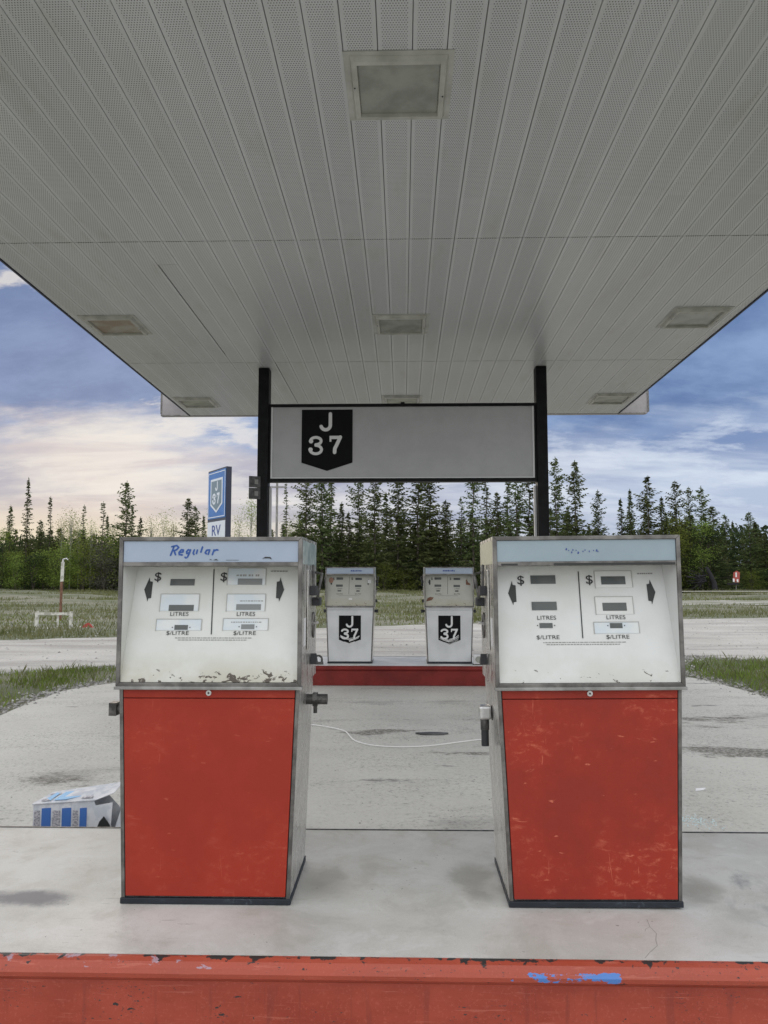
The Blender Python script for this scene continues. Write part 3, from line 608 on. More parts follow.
    wins = {'left': [(-.216, .312, -.064, .245, 'p'), (-.223, .211, -.047, .168, 'p'), (.044, .418, .195, .351, 'p'), (.048, .312, .199, .245, 'p'), (.04, .214, .215, .169, 'p')],
            'right': [(.048, .402, .191, .336, 'w'), (.041, .298, .185, .23, 'w'), (.028, .198, .198, .155, 'g')]}.get(kind, [])
    digs = {'left': [(-.185, .374, -.088, .348), (-.181, .269, -.082, .245), (-.151, .189, -.098, .170), (.085, .376, .183, .351, 'g'), (.086, .272, .184, .249, 'g'), (.111, .192, .163, .173, 'g')]}.get(kind,
            [(-.205, .387, -.107, .353), (-.207, .281, -.11, .248), (-.182, .197, -.132, .178), (.071, .381, .166, .348), (.067, .275, .16, .243), (.088, .195, .136, .175)])
    for (u0, v1, u1, v0, q) in wins:
        m_ = MB(); rect_on(m_, dpl, u0, v0, u1, v1, 0, .0012)
        wf = m_.build('window_plate', M['glass_pale'] if q == 'p' else M['window_white'] if q == 'w' else M['glass_pale'], dial)
        e = MB(); th = .0022
        for r_ in ((u0 - th, v1, u1 + th, v1 + th), (u0 - th, v0 - th, u0, v1), (u1, v0, u1 + th, v1)): rect_on(e, dpl, r_[0], r_[1], r_[2], r_[3], 0, .003)
        e.build('window_rim', M['rim'], dial)
    for dg in digs:
        m_ = MB(); rect_on(m_, dpl, dg[0], dg[3], dg[2], dg[1], .0, .0022); m_.build('digit_window', M['lcd_pale'] if len(dg) > 4 else M['lcd'], dial)
    lt = MB(); oL, oR = ((-.137, .126) if kind == 'left' else (-.153, .114))
    lv, sv, dv = (.232, .157, .382) if kind == 'left' else (.217, .141, .367)
    for cx in (oL, oR):
        text_on(lt, dpl, 'LITRES', cx, lv, .0225, .0000, 1.15, .0018); text_on(lt, dpl, '$/LITRE', cx, sv, .0215, .0, 1.28, .0018)
    for cx in ((-.237, .028) if kind == 'left' else (-.244, .025)): text_on(lt, dpl, '$', cx, dv, .050, .0004, 1.15, .0018)
    for i in (2, 5):
        u0, v1, u1, v0 = digs[i][:4]
        for u in (u0 - .008, u1 + .008): rect_on(lt, dpl, u - .002, (v0 + v1) / 2 - .002, u + .002, (v0 + v1) / 2 + .002, .0012, .0026)
    lt.build('lettering', M['ink'], dial)
    m_ = MB(); a_, b_ = ((-.014, .415), (-.004, .152)) if kind == 'left' else ((-.015, .402), (-.020, .137))
    stroke_on(m_, dpl, [a_, b_], .0042, .0016, False); m_.build('divider_line', M['ink'], dial)
    fp = MB(); fl_ = (-.145, .148, .137) if kind == 'left' else (-.172, .13, .12)
    for j in range(2):
        u = fl_[0] + j * .012
        while u < fl_[1] - j * .012:
            ww = random.uniform(.004, .014); rect_on(fp, dpl, u, fl_[2] - j * .008, u + ww, fl_[2] - j * .008 + .0032, 0, .0008); u += ww + .003
    u = .215
    while u < .275:
        ww = random.uniform(.004, .01); rect_on(fp, dpl, u, lv + .172, u + ww, lv + .177, 0, .0008); u += ww + .002
    fp.build('fine_print', M['ink_faint'], dial)
    for s in (-1, 1):
        cx, cy = (-.270, .331) if kind == 'left' else (-.279, .316)
        pts = [(0, .05), (.003, .034), (.014, .032), (.014, -.034), (.003, -.036), (.001, -.048), (-.017, .0)]
        if s > 0: cx = -cx - (.015 if kind == 'left' else .018); pts = [(-p, q) for p, q in pts][::-1]
        m_ = MB(); poly_on(m_, dpl, [(cx + p, cy + q) for p, q in pts], 0, .0014); m_.build('direction_arrow', M['ink'], dial)
    # side fittings: nozzle boot, cradle, lever, latch, hose outlet
    for s in (-1, 1):
        X = HW * s
        def bx(xa, xb, ya, yb2, za, zb2): return ((min(X + s * xa, X + s * xb), ya, za), (max(X + s * xa, X + s * xb), yb2, zb2))
        boot = MB(); boot.box(*bx(.0016, .006, -.10, .12, .93, 1.25)); bo = boot.build('nozzle_boot', M['steel'], t, bevel=.002)
        q = MB(); q.box(*bx(.006, .034, -.055, .0, 1.145, 1.185)); q.build('nozzle_rest', M['rubber'], bo, bevel=.004); q = MB(); q.box(*bx(.006, .040, .04, .10, 1.10, 1.135)); q.build('nozzle_rest', M['rubber'], bo, bevel=.004)
        q = MB(); q.tube([(X + s * .012, .02, 1.27), (X + s * .020, -.03, 1.18)], .006, 8); q.build('cradle_arm', M['cast'], bo); q = MB(); q.tube([(X + s * .012, .12, 1.24), (X + s * .045, .06, 1.235), (X + s * .030, .02, 1.13)], .006, 8); q.build('cradle_arm', M['cast'], bo)
        q = MB(); q.tube([(X + s * .010, .06 + .03 * math.cos(i * math.pi / 6), 1.02 + .05 * math.sin(i * math.pi / 6)) for i in range(13)], .0045, 6); q.build('pull_ring', M['trim'], t)
        q = MB(); q.tube([(X + s * .002, .07, 1.025), (X + s * .03, .07, 1.03)], .006, 8); q.build('lever_pin', M['chrome'], t)
        q = MB(); q.prism([(.02, .86), (.085, .86), (.02, .905)], *sorted((X + s * .002, X + s * .028)), 'x'); q.build('hose_hook', M['rubber'], t)
        st = MB(); spl = Plane((X + s * .0006, 0, 0), (0, s, 0), (0, 0, 1))
        rect_on(st, spl, *sorted((s * -.16, s * -.115)), *( .93, 1.1), 0, .0008) if False else None
        q = MB(); q.box(*bx(.0002, .0012, -.185, -.125, .95, 1.06)); q.build('side_sticker', M['alu'], t)
    if kind == 'left':
        q = MB(); q.tube([(.335, .02, .718), (.430, .02, .718)], .021, 14); q.tube([(.370, .02, .718), (.390, .02, .718)], .030, 6); q.tube([(.380, .02, .718), (.380, .02, .662)], .008, 8); q.build('hose_outlet', M['cast'], t)
        q = MB(); q.tube([(-.33, -.10, .695), (-.40, -.10, .695)], .018, 10); q.box((-.425, -.125, .672), (-.395, -.075, .722)); q.build('hose_outlet', M['cast'], t)
    elif kind == 'right':
        q = MB(); q.tube([(-.325, .02, .672), (-.375, .02, .672)], .020, 12); q.tube([(-.330, .02, .672), (-.343, .02, .672)], .036, 12); q.build('hose_outlet', M['cast'], t)
        q = MB(); q.box((-.395, -.012, .642), (-.346, .045, .698)); e = q.build('hose_elbow', M['chrome'], t, bevel=.010)
        q = MB(); q.tube([(-.372, .016, .644), (-.372, .016, .600)], .018, 14); q.build('elbow_nut', M['cast'], e)
        q = MB(); q.tube([(-.372, .016, .600), (-.372, .016, .535)], .0155, 14); q.build('hose_stub', M['rubber'], e)
        q = MB(); q.tube([(.335, .02, .755), (.352, .02, .755)], .020, 12); q.build('outlet_cap', M['cast'], t)
    else:
        for s in (-1, 1):
            q = MB(); q.tube([(s * .34, .0, .735), (s * .40, .0, .735)], .020, 10); q.box((s * .385 - .014, -.03, .712), (s * .385 + .014, .03, .758)); q.build('hose_outlet', M['rubber'], t)
    return t, hd, hp, dr, head, dial, dpl, F

tL = pump(-.743, 2.975, 'red fuel pump with rust-chipped cream dial and blue handwritten Regular, front left', 'red fuel pumps on the near island', M['red_left'], M['dial_chipped'], 'dark', 'left')
tR = pump(.711, 2.975, 'scuffed red fuel pump with clean white dial and silver elbow, front right', 'red fuel pumps on the near island', M['red_right'], M['dial_clean'], 'pale', 'right')
# handwriting
hp = tL[2]; mb = MB(); k = .0021
def hand(chars):
    for st in chars:
        stroke_on(mb, hp, [((-.156 + u * .0300 + v * .0035), (-.014 + v * .0138)) for u, v in st], .0066, .0006)
hand([[(0, 0), (.15, 2.6)], [(-.15, 2.4), (.45, 2.75), (.78, 2.2), (.55, 1.5), (.12, 1.25)], [(.3, 1.3), (.62, .15)],
      [(1.05, .75), (1.5, .95), (1.48, 1.5), (1.2, 1.55), (1.0, .8), (1.1, .2), (1.5, .1)],
      [(2.35, 1.4), (2.1, 1.55), (1.95, 1.0), (2.05, .5), (2.3, .7)], [(2.4, 1.5), (2.35, .4), (2.25, -.5)], [(2.1, -.75), (1.95, -.55)],
      [(2.9, 1.5), (2.85, .6), (3.0, .25)], [(3.3, 1.45), (3.3, .5)], [(3.85, 2.3), (3.82, .9)],
      [(4.75, 1.5), (4.5, 1.4), (4.4, .7), (4.6, .4)], [(4.9, 1.5), (4.85, .3)], [(5.45, 1.5), (5.4, .2)], [(5.5, 1.2), (5.75, 1.55), (5.95, 1.45)]])
mb.build('handwriting', M['ink_blue'], tL[1])
mb = MB(); poly_on(mb, hp, [(.20, -.028), (.212, -.020), (.232, -.021), (.238, -.030), (.228, -.026), (.208, -.026)], 0, .001); poly_on(mb, hp, [(.01, -.033), (.022, -.028), (.03, -.034)], 0, .001); poly_on(mb, hp, [(-.005, -.031), (.0, -.029), (.007, -.033)], 0, .001)
rect_on(mb, hp, .06, -.0335, .11, -.0322, 0, .0006); mb.build('paint_chips', M['ink'], tL[1])
mb = MB(); rect_on(mb, tL[6], .078, .386, .088, .392, .0012, .0016)
for u in (.092, .104, .113, .127, .139, .155, .163): rect_on(mb, tL[6], u, .385, u + random.uniform(.005, .009), .393, .0012, .0018)
for v in (.283, .1985): 
    u = .10 if v > .25 else .07
    while u < .19: ww = random.uniform(.003, .01); rect_on(mb, tL[6], u, v, u + ww, v + .004, .0012, .0018); u += ww + .003
mb.build('window_marks', M['ink_faint'], tL[5])
hp = tR[2]; mb = MB()
for u, v, r_ in ((-.075, .006, .0035), (-.066, .001, .002), (-.055, -.006, .0028), (-.05, .003, .0025), (-.038, .001, .002), (-.030, -.008, .0035), (-.012, -.003, .0022), (-.004, .002, .0022), (.012, -.003, .0025), (.028, .0, .002), (.04, .0, .0035), (.045, -.004, .002)):
    poly_on(mb, hp, [(u - r_, v - r_), (u + r_ * .6, v - r_ * 1.3), (u + r_, v + r_ * .8), (u - r_ * .3, v + r_ * 1.5)], 0, .0008)
mb.build('handwriting', M['ink_navy'], tR[1])
mb = MB(); rect_on(mb, hp, -.325, -.054, -.262, -.047, .003, .0045); mb.build('header_gap_shade', M['ink'], tR[1]); mb = MB(); rect_on(mb, hp, -.125, -.0555, .335, -.047, .003, .0045); mb.build('header_gap_shade', M['ink'], tR[1])  # dark strips stand in for the shaded gap under the header

BG = 'white fuel pumps on the far island'
bL = pump(-.763, 11.12, 'small white fuel pump on the far island with orange sticker on its grimy dial, left', BG, M['white_door'], M['dial_dirty'], 'dark', 'back')
bR = pump(.662, 11.12, 'small white fuel pump on the far island with rust blotch low on its dial, right', BG, M['white_door'], M['dial_dirty'], 'dark', 'back')
def back_graphics(T, txt, tx, sticker):
    t, hd, hpp, dr, head, dial, dpl, F = T
    pl = Plane((0, F - .0036, 0), (1, 0, 0), (0, 0, 1))
    mb = MB(); poly_on(mb, pl, [(-.158, .335), (0, .272), (.158, .335), (.158, .68), (-.158, .68)], 0, .002); s = mb.build('shield_decal', M['black_matte'], dr)
    mb = MB(); glyph_J(mb, pl, .0, .585, .155, .027, .0026); glyph_3(mb, pl, -.072, .42, .15, .027, .0026, False); glyph_7(mb, pl, .068, .42, .145, .024, .0026); mb.build('lettering', M['white_vinyl'], s)
    # torn vinyl: ragged streaks sagging to a V across the numerals
    mb = MB()
    for j in range(9):
        a = .40 - j * .012; pts = [(-.155 + random.uniform(0, .03), a + random.uniform(-.01, .01)), (-.08, a - .03 + random.uniform(-.008, .008)), (-.01, a - .055 + random.uniform(-.008, .008)), (.07, a - .03 + random.uniform(-.008, .008)), (.152 - random.uniform(0, .03), a + random.uniform(-.0, .02))]
        i0 = random.choice((0, 0, 1, 2)); i1 = random.choice((3, 4, 5, 5)); 
        if i1 - i0 > 1: stroke_on(mb, pl, pts[i0:i1], random.uniform(.004, .009), .0032 + j * .0004, False)
    mb.build('torn_vinyl', M['white_vinyl'], s)
    mb = MB(); u = tx - .08
    while u < tx + .08: ww = random.uniform(.01, .022); rect_on(mb, hpp, u, -.008, u + ww, .012 + random.uniform(-.004, .003), 0, .001); u += ww + .006
    mb.build('header_lettering', M['ink_navy'], hd)
    mb = MB()
    if sticker:
        poly_on(mb, dpl, [(-.28 + .035 * math.cos(i * .628), .345 + .045 * math.sin(i * .628)) for i in range(10)], .0018, .0028); mb.build('orange_sticker', mat('orange_sticker', color=(.30, .17, .12), rough=.6), dial)
        mb = MB(); rect_on(mb, dpl, -.02, .055, .03, .08, .001, .002); rect_on(mb, dpl, .25, .30, .30, .35, .002, .003); mb.build('white_scrap_of_tape', M['white_vinyl'], dial)
    else:
        poly_on(mb, dpl, [(-.33, .03), (-.25, .05), (-.22, .09), (-.27, .10), (-.31, .08)], .001, .0018); poly_on(mb, dpl, [(.25, .28), (.31, .27), (.30, .30), (.27, .32), (.265, .38), (.25, .33)], .0016, .0024); mb.build('rust_blotch', M['rust'], dial)
back_graphics(bL, '', .09, True); back_graphics(bR, '', -.01, False)

# small things on the far island beside the pumps
t = thing('padlock_hasp', 'small black bracket with an eye standing on the far island left of the white pumps', 'bracket', (-1.20, 11.0, .271))
b = MB(); b.tube([(-.05 + .05 * (1 - math.cos(R(i * 18))), 0, .07 + .05 * math.sin(R(i * 18))) for i in range(11)], .014, 8); b.tube([(-.05, 0, 0), (-.05, 0, .075)], .014, 8); b.tube([(.05, 0, 0), (.05, 0, .075)], .014, 8); b.build('shackle', M['cast'], t)
MB().box((-.10, -.03, 0), (.07, .03, .035)).build('foot', M['cast'], t, bevel=.004)
MB().box((-.02, -.004, .03), (.025, .008, .085)).build('tag', M['paper'], t)
t = thing('flood_lamp', 'little white box lamp with round lens on the far island, right of the white pumps', 'lamp', (1.065, 11.0, .271))
MB().box((-.075, -.03, 0), (.075, .07, .135)).build('housing', M['white_vinyl'], t, bevel=.01)
b = MB(); b.tube([(-.005, -.05, .075), (-.005, -.029, .075)], .045, 18); b.build('lens', M['lens'], t)
MB().box((-.085, -.04, -.0005), (.085, .08, .012)).build('foot', M['cast'], t)

# ---------------------------------------------------------------- litter on the apron
t = thing('cardboard_carton', 'crushed white and blue cardboard carton lying behind the near island at the left', 'carton', (-2.005, 4.24, -.003), R(2)); t.scale = (.84, 1, 1)
W_, D_, H_ = .50, .17, .285
b = MB()
b.add([(0, 0, 0), (W_, 0, 0), (W_, D_, 0), (0, D_, 0), (.0, 0, H_ - .02), (W_ - .11, 0, H_), (W_ - .11, D_, H_ + .01), (.03, D_, H_ - .01), (W_, 0, .06), (W_, D_, .20)],
      [(0, 3, 2, 1), (0, 1, 8, 5, 4), (3, 7, 6, 9, 2), (0, 4, 7, 3), (1, 2, 9, 8), (4, 5, 6, 7)])
b.build('carton_body', M['card_white'], t)
b = MB(); b.add([(-.005, -.008, H_ - .017), (W_ - .10, -.008, H_ + .004), (W_ + .01, .02, H_ + .035), (W_ + .005, D_ + .02, H_ + .05), (.035, D_ + .01, H_ - .004), (-.005, -.008, H_ - .013), (W_ - .10, -.008, H_ + .008), (W_ + .01, .02, H_ + .039), (W_ + .005, D_ + .02, H_ + .054), (.035, D_ + .01, H_)],
      [(4, 3, 2, 1, 0), (5, 6, 7, 8, 9), (0, 1, 6, 5), (1, 2, 7, 6), (2, 3, 8, 7), (3, 4, 9, 8), (4, 0, 5, 9)])
lid = b.build('lid_flap', M['card_white'], t)
fp = Plane((0, -.0006, 0), (1, 0, 0), (0, 0, 1))
b = MB()
for u0, u1 in ((.055, .115), (.185, .245), (.300, .345)): poly_on(b, fp, [(u0, .01), (u1, .01), (u1, H_ - .035), (u0, H_ - .038)], 0, .001)
b.build('blue_print', M['card_blue'], t)
b = MB()
for u0, u1 in ((.008, .045), (.125, .175), (.255, .29)): rect_on(b, fp, u0, .01, u1, H_ - .05, 0, .001)
b.build('grey_print', M['card_grey'], t)
b = MB(); lp = Plane((0, -.004, H_ - .0085), (1, 0, .053), (.0, 1, .06)); poly_on(b, lp, [(.12, .02), (.20, .02), (.27, .05), (.30, .09), (.24, .11), (.19, .155), (.14, .15)], .0006, .0018); poly_on(b, lp, [(.06, .06), (.10, .02), (.11, .14), (.08, .15)], .0006, .0018); b.build('light_blue_print', M['card_sky'], lid); b = MB()
for (u0, v0, u1, v1) in ((.04, .02, .10, .05), (.30, .02, .37, .045), (.31, .06, .36, .13), (.05, .12, .12, .14)): rect_on(b, lp, u0, v0, u1, v1, .0006, .0016)
b.build('grey_print', M['card_grey'], lid)
b = MB(); b.prism([(W_ - .045, .05), (W_ + .0, .05), (W_ + .01, .17), (W_ - .03, .215), (W_ - .055, .19), (W_ - .07, .16), (W_ - .04, .14)], -.042, -.036, 'y'); b.build('torn_hole', M['ink'], t)
b = MB(); b.add([(W_ - .10, -.02, H_ - .02), (W_ + .02, -.03, H_ + .0), (W_ + .01, -.035, .10), (W_ - .03, -.03, .08), (W_ - .09, -.025, .04), (W_ - .10, -.017, H_ - .02), (W_ + .02, -.027, H_), (W_ + .01, -.032, .10), (W_ - .03, -.027, .08), (W_ - .09, -.022, .04)],
      [(4, 3, 2, 1, 0), (5, 6, 7, 8, 9), (0, 1, 6, 5), (1, 2, 7, 6), (2, 3, 8, 7), (3, 4, 9, 8), (4, 0, 5, 9)]); b.build('end_flap', M['card_white'], t)
b = MB(); b.box((.0, 0, 0), (.14, .10, .05)); o = b.build('foam_block', M['paper'], None, bevel=.006, loc=(-1.62, 4.30, .09)); o.location = (-1.50, 4.16, -.004); o.scale = (1, 1, 2.9)
tag(o, 'small white foam block on the ground between the carton and the left red pump', 'foam block')
cord = [(-2.2, 8.6), (-1.6, 8.25), (-.93, 7.94), (-.70, 7.78), (-.569, 7.62), (-.50, 7.38), (-.443, 7.19), (-.32, 7.03), (-.162, 6.95), (.04, 6.94), (.24, 6.99), (.48, 7.13), (.706, 7.26), (1.0, 7.36), (1.5, 7.55), (2.0, 7.6)]
def smoothline(p, n=6):
    out = []
    for i in range(len(p) - 1):
        p0, p1, p2, p3 = p[max(i - 1, 0)], p[i], p[i + 1], p[min(i + 2, len(p) - 1)]
        for j in range(n):
            q = j / n; out.append(tuple(.5 * (2 * b_ + (c_ - a_) * q + (2 * a_ - 5 * b_ + 4 * c_ - d_) * q * q + (-a_ + 3 * b_ - 3 * c_ + d_) * q ** 3) for a_, b_, c_, d_ in zip(p0, p1, p2, p3)))
    return out + [p[-1]]
b = MB(); b.tube([(x, y, .004) for x, y in smoothline(cord)], .0065, 6); tag(b.build('cord', M['cord'], smooth=True), 'thin white cord curving across the concrete between the two red pumps', 'cord')
b = MB(); b.add([(0 + .15 * math.cos(a) * (1 + .15 * math.sin(5 * a)), .05 * math.sin(a), z) for z in (0, .014) for a in [i * math.pi / 8 for i in range(16)]], [tuple(range(15, -1, -1)), tuple(range(16, 32))] + [(i, (i + 1) % 16, (i + 1) % 16 + 16, i + 16) for i in range(16)])
tag(b.build('rubber_scrap', M['grey_plate'], loc=(.274, 7.52, -.003)), 'flat dark scrap lying on the concrete behind the white cord', 'scrap')
b = MB(); b.add([(0, 0, 0), (.06, .008, .004), (.085, .035, .012), (.015, .03, .008), (0, 0, .003), (.06, .008, .007), (.085, .035, .015), (.015, .03, .011)], [(3, 2, 1, 0), (4, 5, 6, 7), (0, 1, 5, 4), (1, 2, 6, 5), (2, 3, 7, 6), (3, 0, 4, 7)])
tag(b.build('paper_scrap', M['paper'], loc=(2.05, 5.6, -.0035)), 'scrap of white paper on the concrete right of the right red pump', 'paper')
def bits(name, m, spots, size, label, cat):
    b = MB()
    for x, y in spots:
        s = random.uniform(*size); a = random.random() * 6.28
        pts = [(x + s * math.cos(a + i * 2.094 + random.uniform(-.3, .3)), y + s * math.sin(a + i * 2.094), -.004) for i in range(3)]; b.add(pts + [(x, y, -.004 + s * random.uniform(.5, 1.1))], [(0, 2, 1), (0, 1, 3), (1, 2, 3), (2, 0, 3)])
    return tag(b.build(name, m), label, cat, kind='stuff')
sp = [(1.66 + .42 * (i / 420) ** 1.3 + random.gauss(0, .05), 5.02 - .22 * (i / 420) + random.gauss(0, .06)) for i in range(260)]
bits('broken_glass', M['glass_bits'], sp, (.003, .007), 'crumbs of pale blue green broken glass behind the right red pump', 'glass')

# ---------------------------------------------------------------- roadside signs and posts
t = thing('pylon_sign', 'tall blue roadside sign with a shield and a white RV plate, left beyond the pumps', 'sign', (-5.76, 23.9, -.08), R(-55))
Wd = .76; TH = .085                                  # face looks along local -Y
MB().box((-Wd, -TH, 2.2), (Wd, TH, 4.98)).build('casing', M['navy'], t)
for sx in (-.45, .45):
    MB().box((sx - .07, -.06, -.02), (sx + .07, .06, 2.2)).build('post', M['navy'], t)
pl = Plane((0, -TH - .001, 0), (1, 0, 0), (0, 0, 1))
b = MB(); rect_on(b, pl, -Wd + .03, 3.42, Wd - .03, 4.93, 0, .012); f_ = b.build('sign_face', M['sign_blue'], t)
b = MB()
for r_ in ((-.70, 4.86, .70, 4.885), (-.70, 3.46, .70, 3.485), (-.70, 3.485, -.67, 4.86), (.67, 3.485, .70, 4.86)): rect_on(b, pl, *r_, .013, .016)
b.build('border_line', M['sign_white'], f_)
b = MB(); poly_on(b, pl, [(-.50, 3.86), (0, 3.60), (.50, 3.86), (.50, 4.68), (-.50, 4.68)], .013, .018); s = b.build('shield_border', M['sign_white'], f_)
b = MB(); poly_on(b, pl, [(-.42, 3.90), (0, 3.68), (.42, 3.90), (.42, 4.61), (-.42, 4.61)], .019, .024); s = b.build('shield', M['sign_slate'], f_)
b = MB(); glyph_J(b, pl, .04, 4.42, .27, .07, .026); glyph_3(b, pl, -.17, 4.05, .34, .07, .026); glyph_7(b, pl, .17, 4.05, .34, .07, .026); b.build('lettering', M['sign_white'], s)
b = MB(); rect_on(b, pl, -Wd + .03, 2.25, Wd - .03, 3.33, 0, .010); f2 = b.build('lower_plate', M['sign_white'], t)
b = MB(); text_on(b, pl, 'RV', 0, 3.03, .46, .008, 1.35, .014); b.build('lettering', M['ink_navy'], f2)

t = thing('utility_pole', 'thin grey pole with a short crossarm beyond the left canopy column', 'pole', (-9.9, 60, 0))
b = MB(); b.tube([(0, 0, -.1), (0, 0, 9.4)], .11, 10, .085); b.build('pole', M['wood'], t)
b = MB(); b.box((-.75, -.17, 8.55), (.75, -.11, 8.67)); b.build('crossarm', M['wood'], t)

t = thing('white_rail', 'low white painted rail on short posts standing in the meadow at the left', 'rail', (-10.86, 23.87, -.02))
for x in (-.54, .54): MB().box((x - .045, -.04, 0), (x + .045, .04, .47)).build('post', M['white_rail'], t)
MB().box((.10, -.03, 0), (.15, .02, .36)).build('stub', M['white_rail'], t)
MB().box((-.52, -.055, .36), (.52, -.041, .44)).build('rail_board', M['white_rail'], t)
t = thing('marker_post', 'thin post white above and rusty below with a small hooked cap, behind the white rail', 'post', (-12.15, 27.2, -.02))
b = MB(); b.tube([(0, 0, 0), (0, 0, 1.38)], .045, 10); b.build('rusty_section', M['rust'], t)
b = MB(); b.tube([(.01, 0, 1.381), (.02, 0, 2.08)], .055, 10); b.build('white_section', M['white_rail'], t)
b = MB(); b.tube([(.02, 0, 2.08), (.03, 0, 2.17), (.14, 0, 2.20), (.20, 0, 2.15)], .03, 8, .02); b.build('hooked_cap', M['chrome'], t)
b = MB(); b.add([(-.17, 0, 0), (.16, 0, 0), (.12, .2, 0), (-.12, .2, 0), (-.14, .02, .08), (.0, .02, .15), (.1, .03, .09), (-.05, .15, .1)], [(3, 2, 1, 0), (0, 1, 6, 5, 4), (1, 2, 7, 6), (2, 3, 7), (3, 0, 4, 7), (4, 5, 7), (5, 6, 7)])
tag(b.build('red_scrap', M['red_plastic'], loc=(-9.6, 23.4, -.02)), 'small red plastic scrap in the grass right of the white rail', 'scrap')
t = thing('warning_board', 'small red and white board on a post before the dark trees at the far right', 'board', (37.75, 88.5, 0)); t.scale = (.6, 1, .84)
b = MB(); b.box((-.05, 0, 0), (.05, .1, 1.2)); b.build('post', M['wood'], t)
b = MB(); b.prism([(-.65, 1.15), (.6, 1.2), (.75, 2.5), (.2, 2.75), (-.45, 2.5)], -.05, 0, 'y'); bb = b.build('board', mat('faded_red_board', color=(.36, .07, .055), rough=.6), t)
b = MB(); b.prism([(-.1, 1.9), (.15, 1.9), (.15, 2.5), (-.1, 2.5)], -.058, -.052, 'y'); b.prism([(-.64, 1.2), (-.3, 1.2), (-.3, 1.7), (-.62, 1.7)], -.058, -.052, 'y'); b.prism([(.1, 1.22), (.4, 1.22), (.4, 1.6), (.1, 1.6)], -.058, -.052, 'y'); b.build('white_marks', M['paper'], bb)
b = MB(); b.box((-1.7, -.06, .85), (.4, .0, 1.12)); b.build('crossbar', M['charred'], t)
# charred root plate
t = thing('charred_stump', 'charred leaning stump with tangled roots at the forest edge beside the right pump', 'stump', (34.3, 88.3, -.1))
b = MB(); b.tube([(1.0, 0, 0), (.9, 0, 1.0), (.5, 0, 2.0), (.1, 0, 2.8)], .34, 9, .18); b.build('trunk', M['charred'], t)
b = MB()
for i in range(22):
    a = random.uniform(-.9, 2.4); L = random.uniform(.6, 2.0); b.tube([(.0 - i * .05, random.uniform(-.3, .3), 1.2 + .03 * i), (-.6 * math.cos(a) * L - .2, random.uniform(-.6, .6), 1.2 + math.sin(a) * L * .6), (-1.1 * math.cos(a) * L - .4, random.uniform(-.8, .8), max(.2, 1.1 + math.sin(a) * L * .9))], .10, 5, .03)
b.build('roots', M['charred'], t)

# ---------------------------------------------------------------- foliage
def quads_mesh(name, V, m):          # V: (n,4,3) array of leaf quads
    n = len(V); me = bpy.data.meshes.new(name); me.vertices.add(n * 4); me.vertices.foreach_set('co', V.reshape(-1).astype(np.float32))
    me.loops.add(n * 4); me.loops.foreach_set('vertex_index', np.arange(n * 4, dtype=np.int32)); me.polygons.add(n)
    me.polygons.foreach_set('loop_start', np.arange(0, n * 4, 4, dtype=np.int32)); me.update(calc_edges=True); me.materials.append(m); return me
def leaf_quads(c, ax, size, wid):      # c centres (n,3), ax long axis (n,3)
    n = len(c); ax = ax / np.linalg.norm(ax, axis=1, keepdims=True); r = rng.normal(size=(n, 3)); b_ = np.cross(ax, r); b_ /= np.linalg.norm(b_, axis=1, keepdims=True) + 1e-9
    s = size[:, None]; w_ = wid[:, None]
    return np.stack([c - ax * s * .5, c + b_ * w_ * .5, c + ax * s * .5, c - b_ * w_ * .35], axis=1)
def conifer_mesh(seed, H, Rm, dens, kind):
    r = np.random.default_rng(seed); cs, axs, sz, wd = [], [], [], []
    base = {'s': .10, 'd': .03, 't': .22, 'w': .08}[kind]; z = H * base; wob = r.uniform(0, 6.28); dark = r.uniform(.75, 1.2)
    while z < H * .985:
        f = (z / H - base) / (1 - base)
        prof = {'s': (1 - f) ** .8, 'd': (1 - f) ** .62 * 1.05, 't': .35 + .65 * (1 - f) if f < .9 else (1 - f) * 3.5 + .1, 'w': (1 - f) ** .65 * (1 + .25 * math.sin(f * 17 + wob))}[kind]
        Rz = Rm * max(.07, prof) * r.uniform(.65, 1.25); nb = int(r.integers(4, 8))
        for j in range(nb):
            if r.random() > dens: continue
            a = r.uniform(0, 2 * math.pi); L = Rz * r.uniform(.55, 1.15); droop = (-.30 + .75 * f ** 2) * r.uniform(.6, 1.3)
            k = max(2, int(L / .20))
            for i in range(k):
                t = (i + .8) / k; rad = L * t; zz = z + rad * droop + (.20 * L * t * t)
                for q in range(2):
                    sd = r.uniform(-.16, .16) * (1.2 - t * .5)
                    cs.append((math.cos(a) * rad - math.sin(a) * sd, math.sin(a) * rad + math.cos(a) * sd, zz + r.uniform(-.10, .03)))
                    sgn = 1 if sd > 0 else -1
                    axs.append((math.cos(a) - math.sin(a) * .8 * sgn, math.sin(a) + math.cos(a) * .8 * sgn, r.uniform(-.7, .15)))
                    sz.append(r.uniform(.26, .46)); wd.append(r.uniform(.10, .20))
        z += r.uniform(.13, .24) * (1.35 if kind == 't' else 1)
    for i in range(8): cs.append((r.normal() * .03, r.normal() * .03, H - .08 * i)); axs.append((r.normal() * .3, r.normal() * .3, 1)); sz.append(.3); wd.append(.10)
    return leaf_quads(np.array(cs), np.array(axs), np.array(sz), np.array(wd))
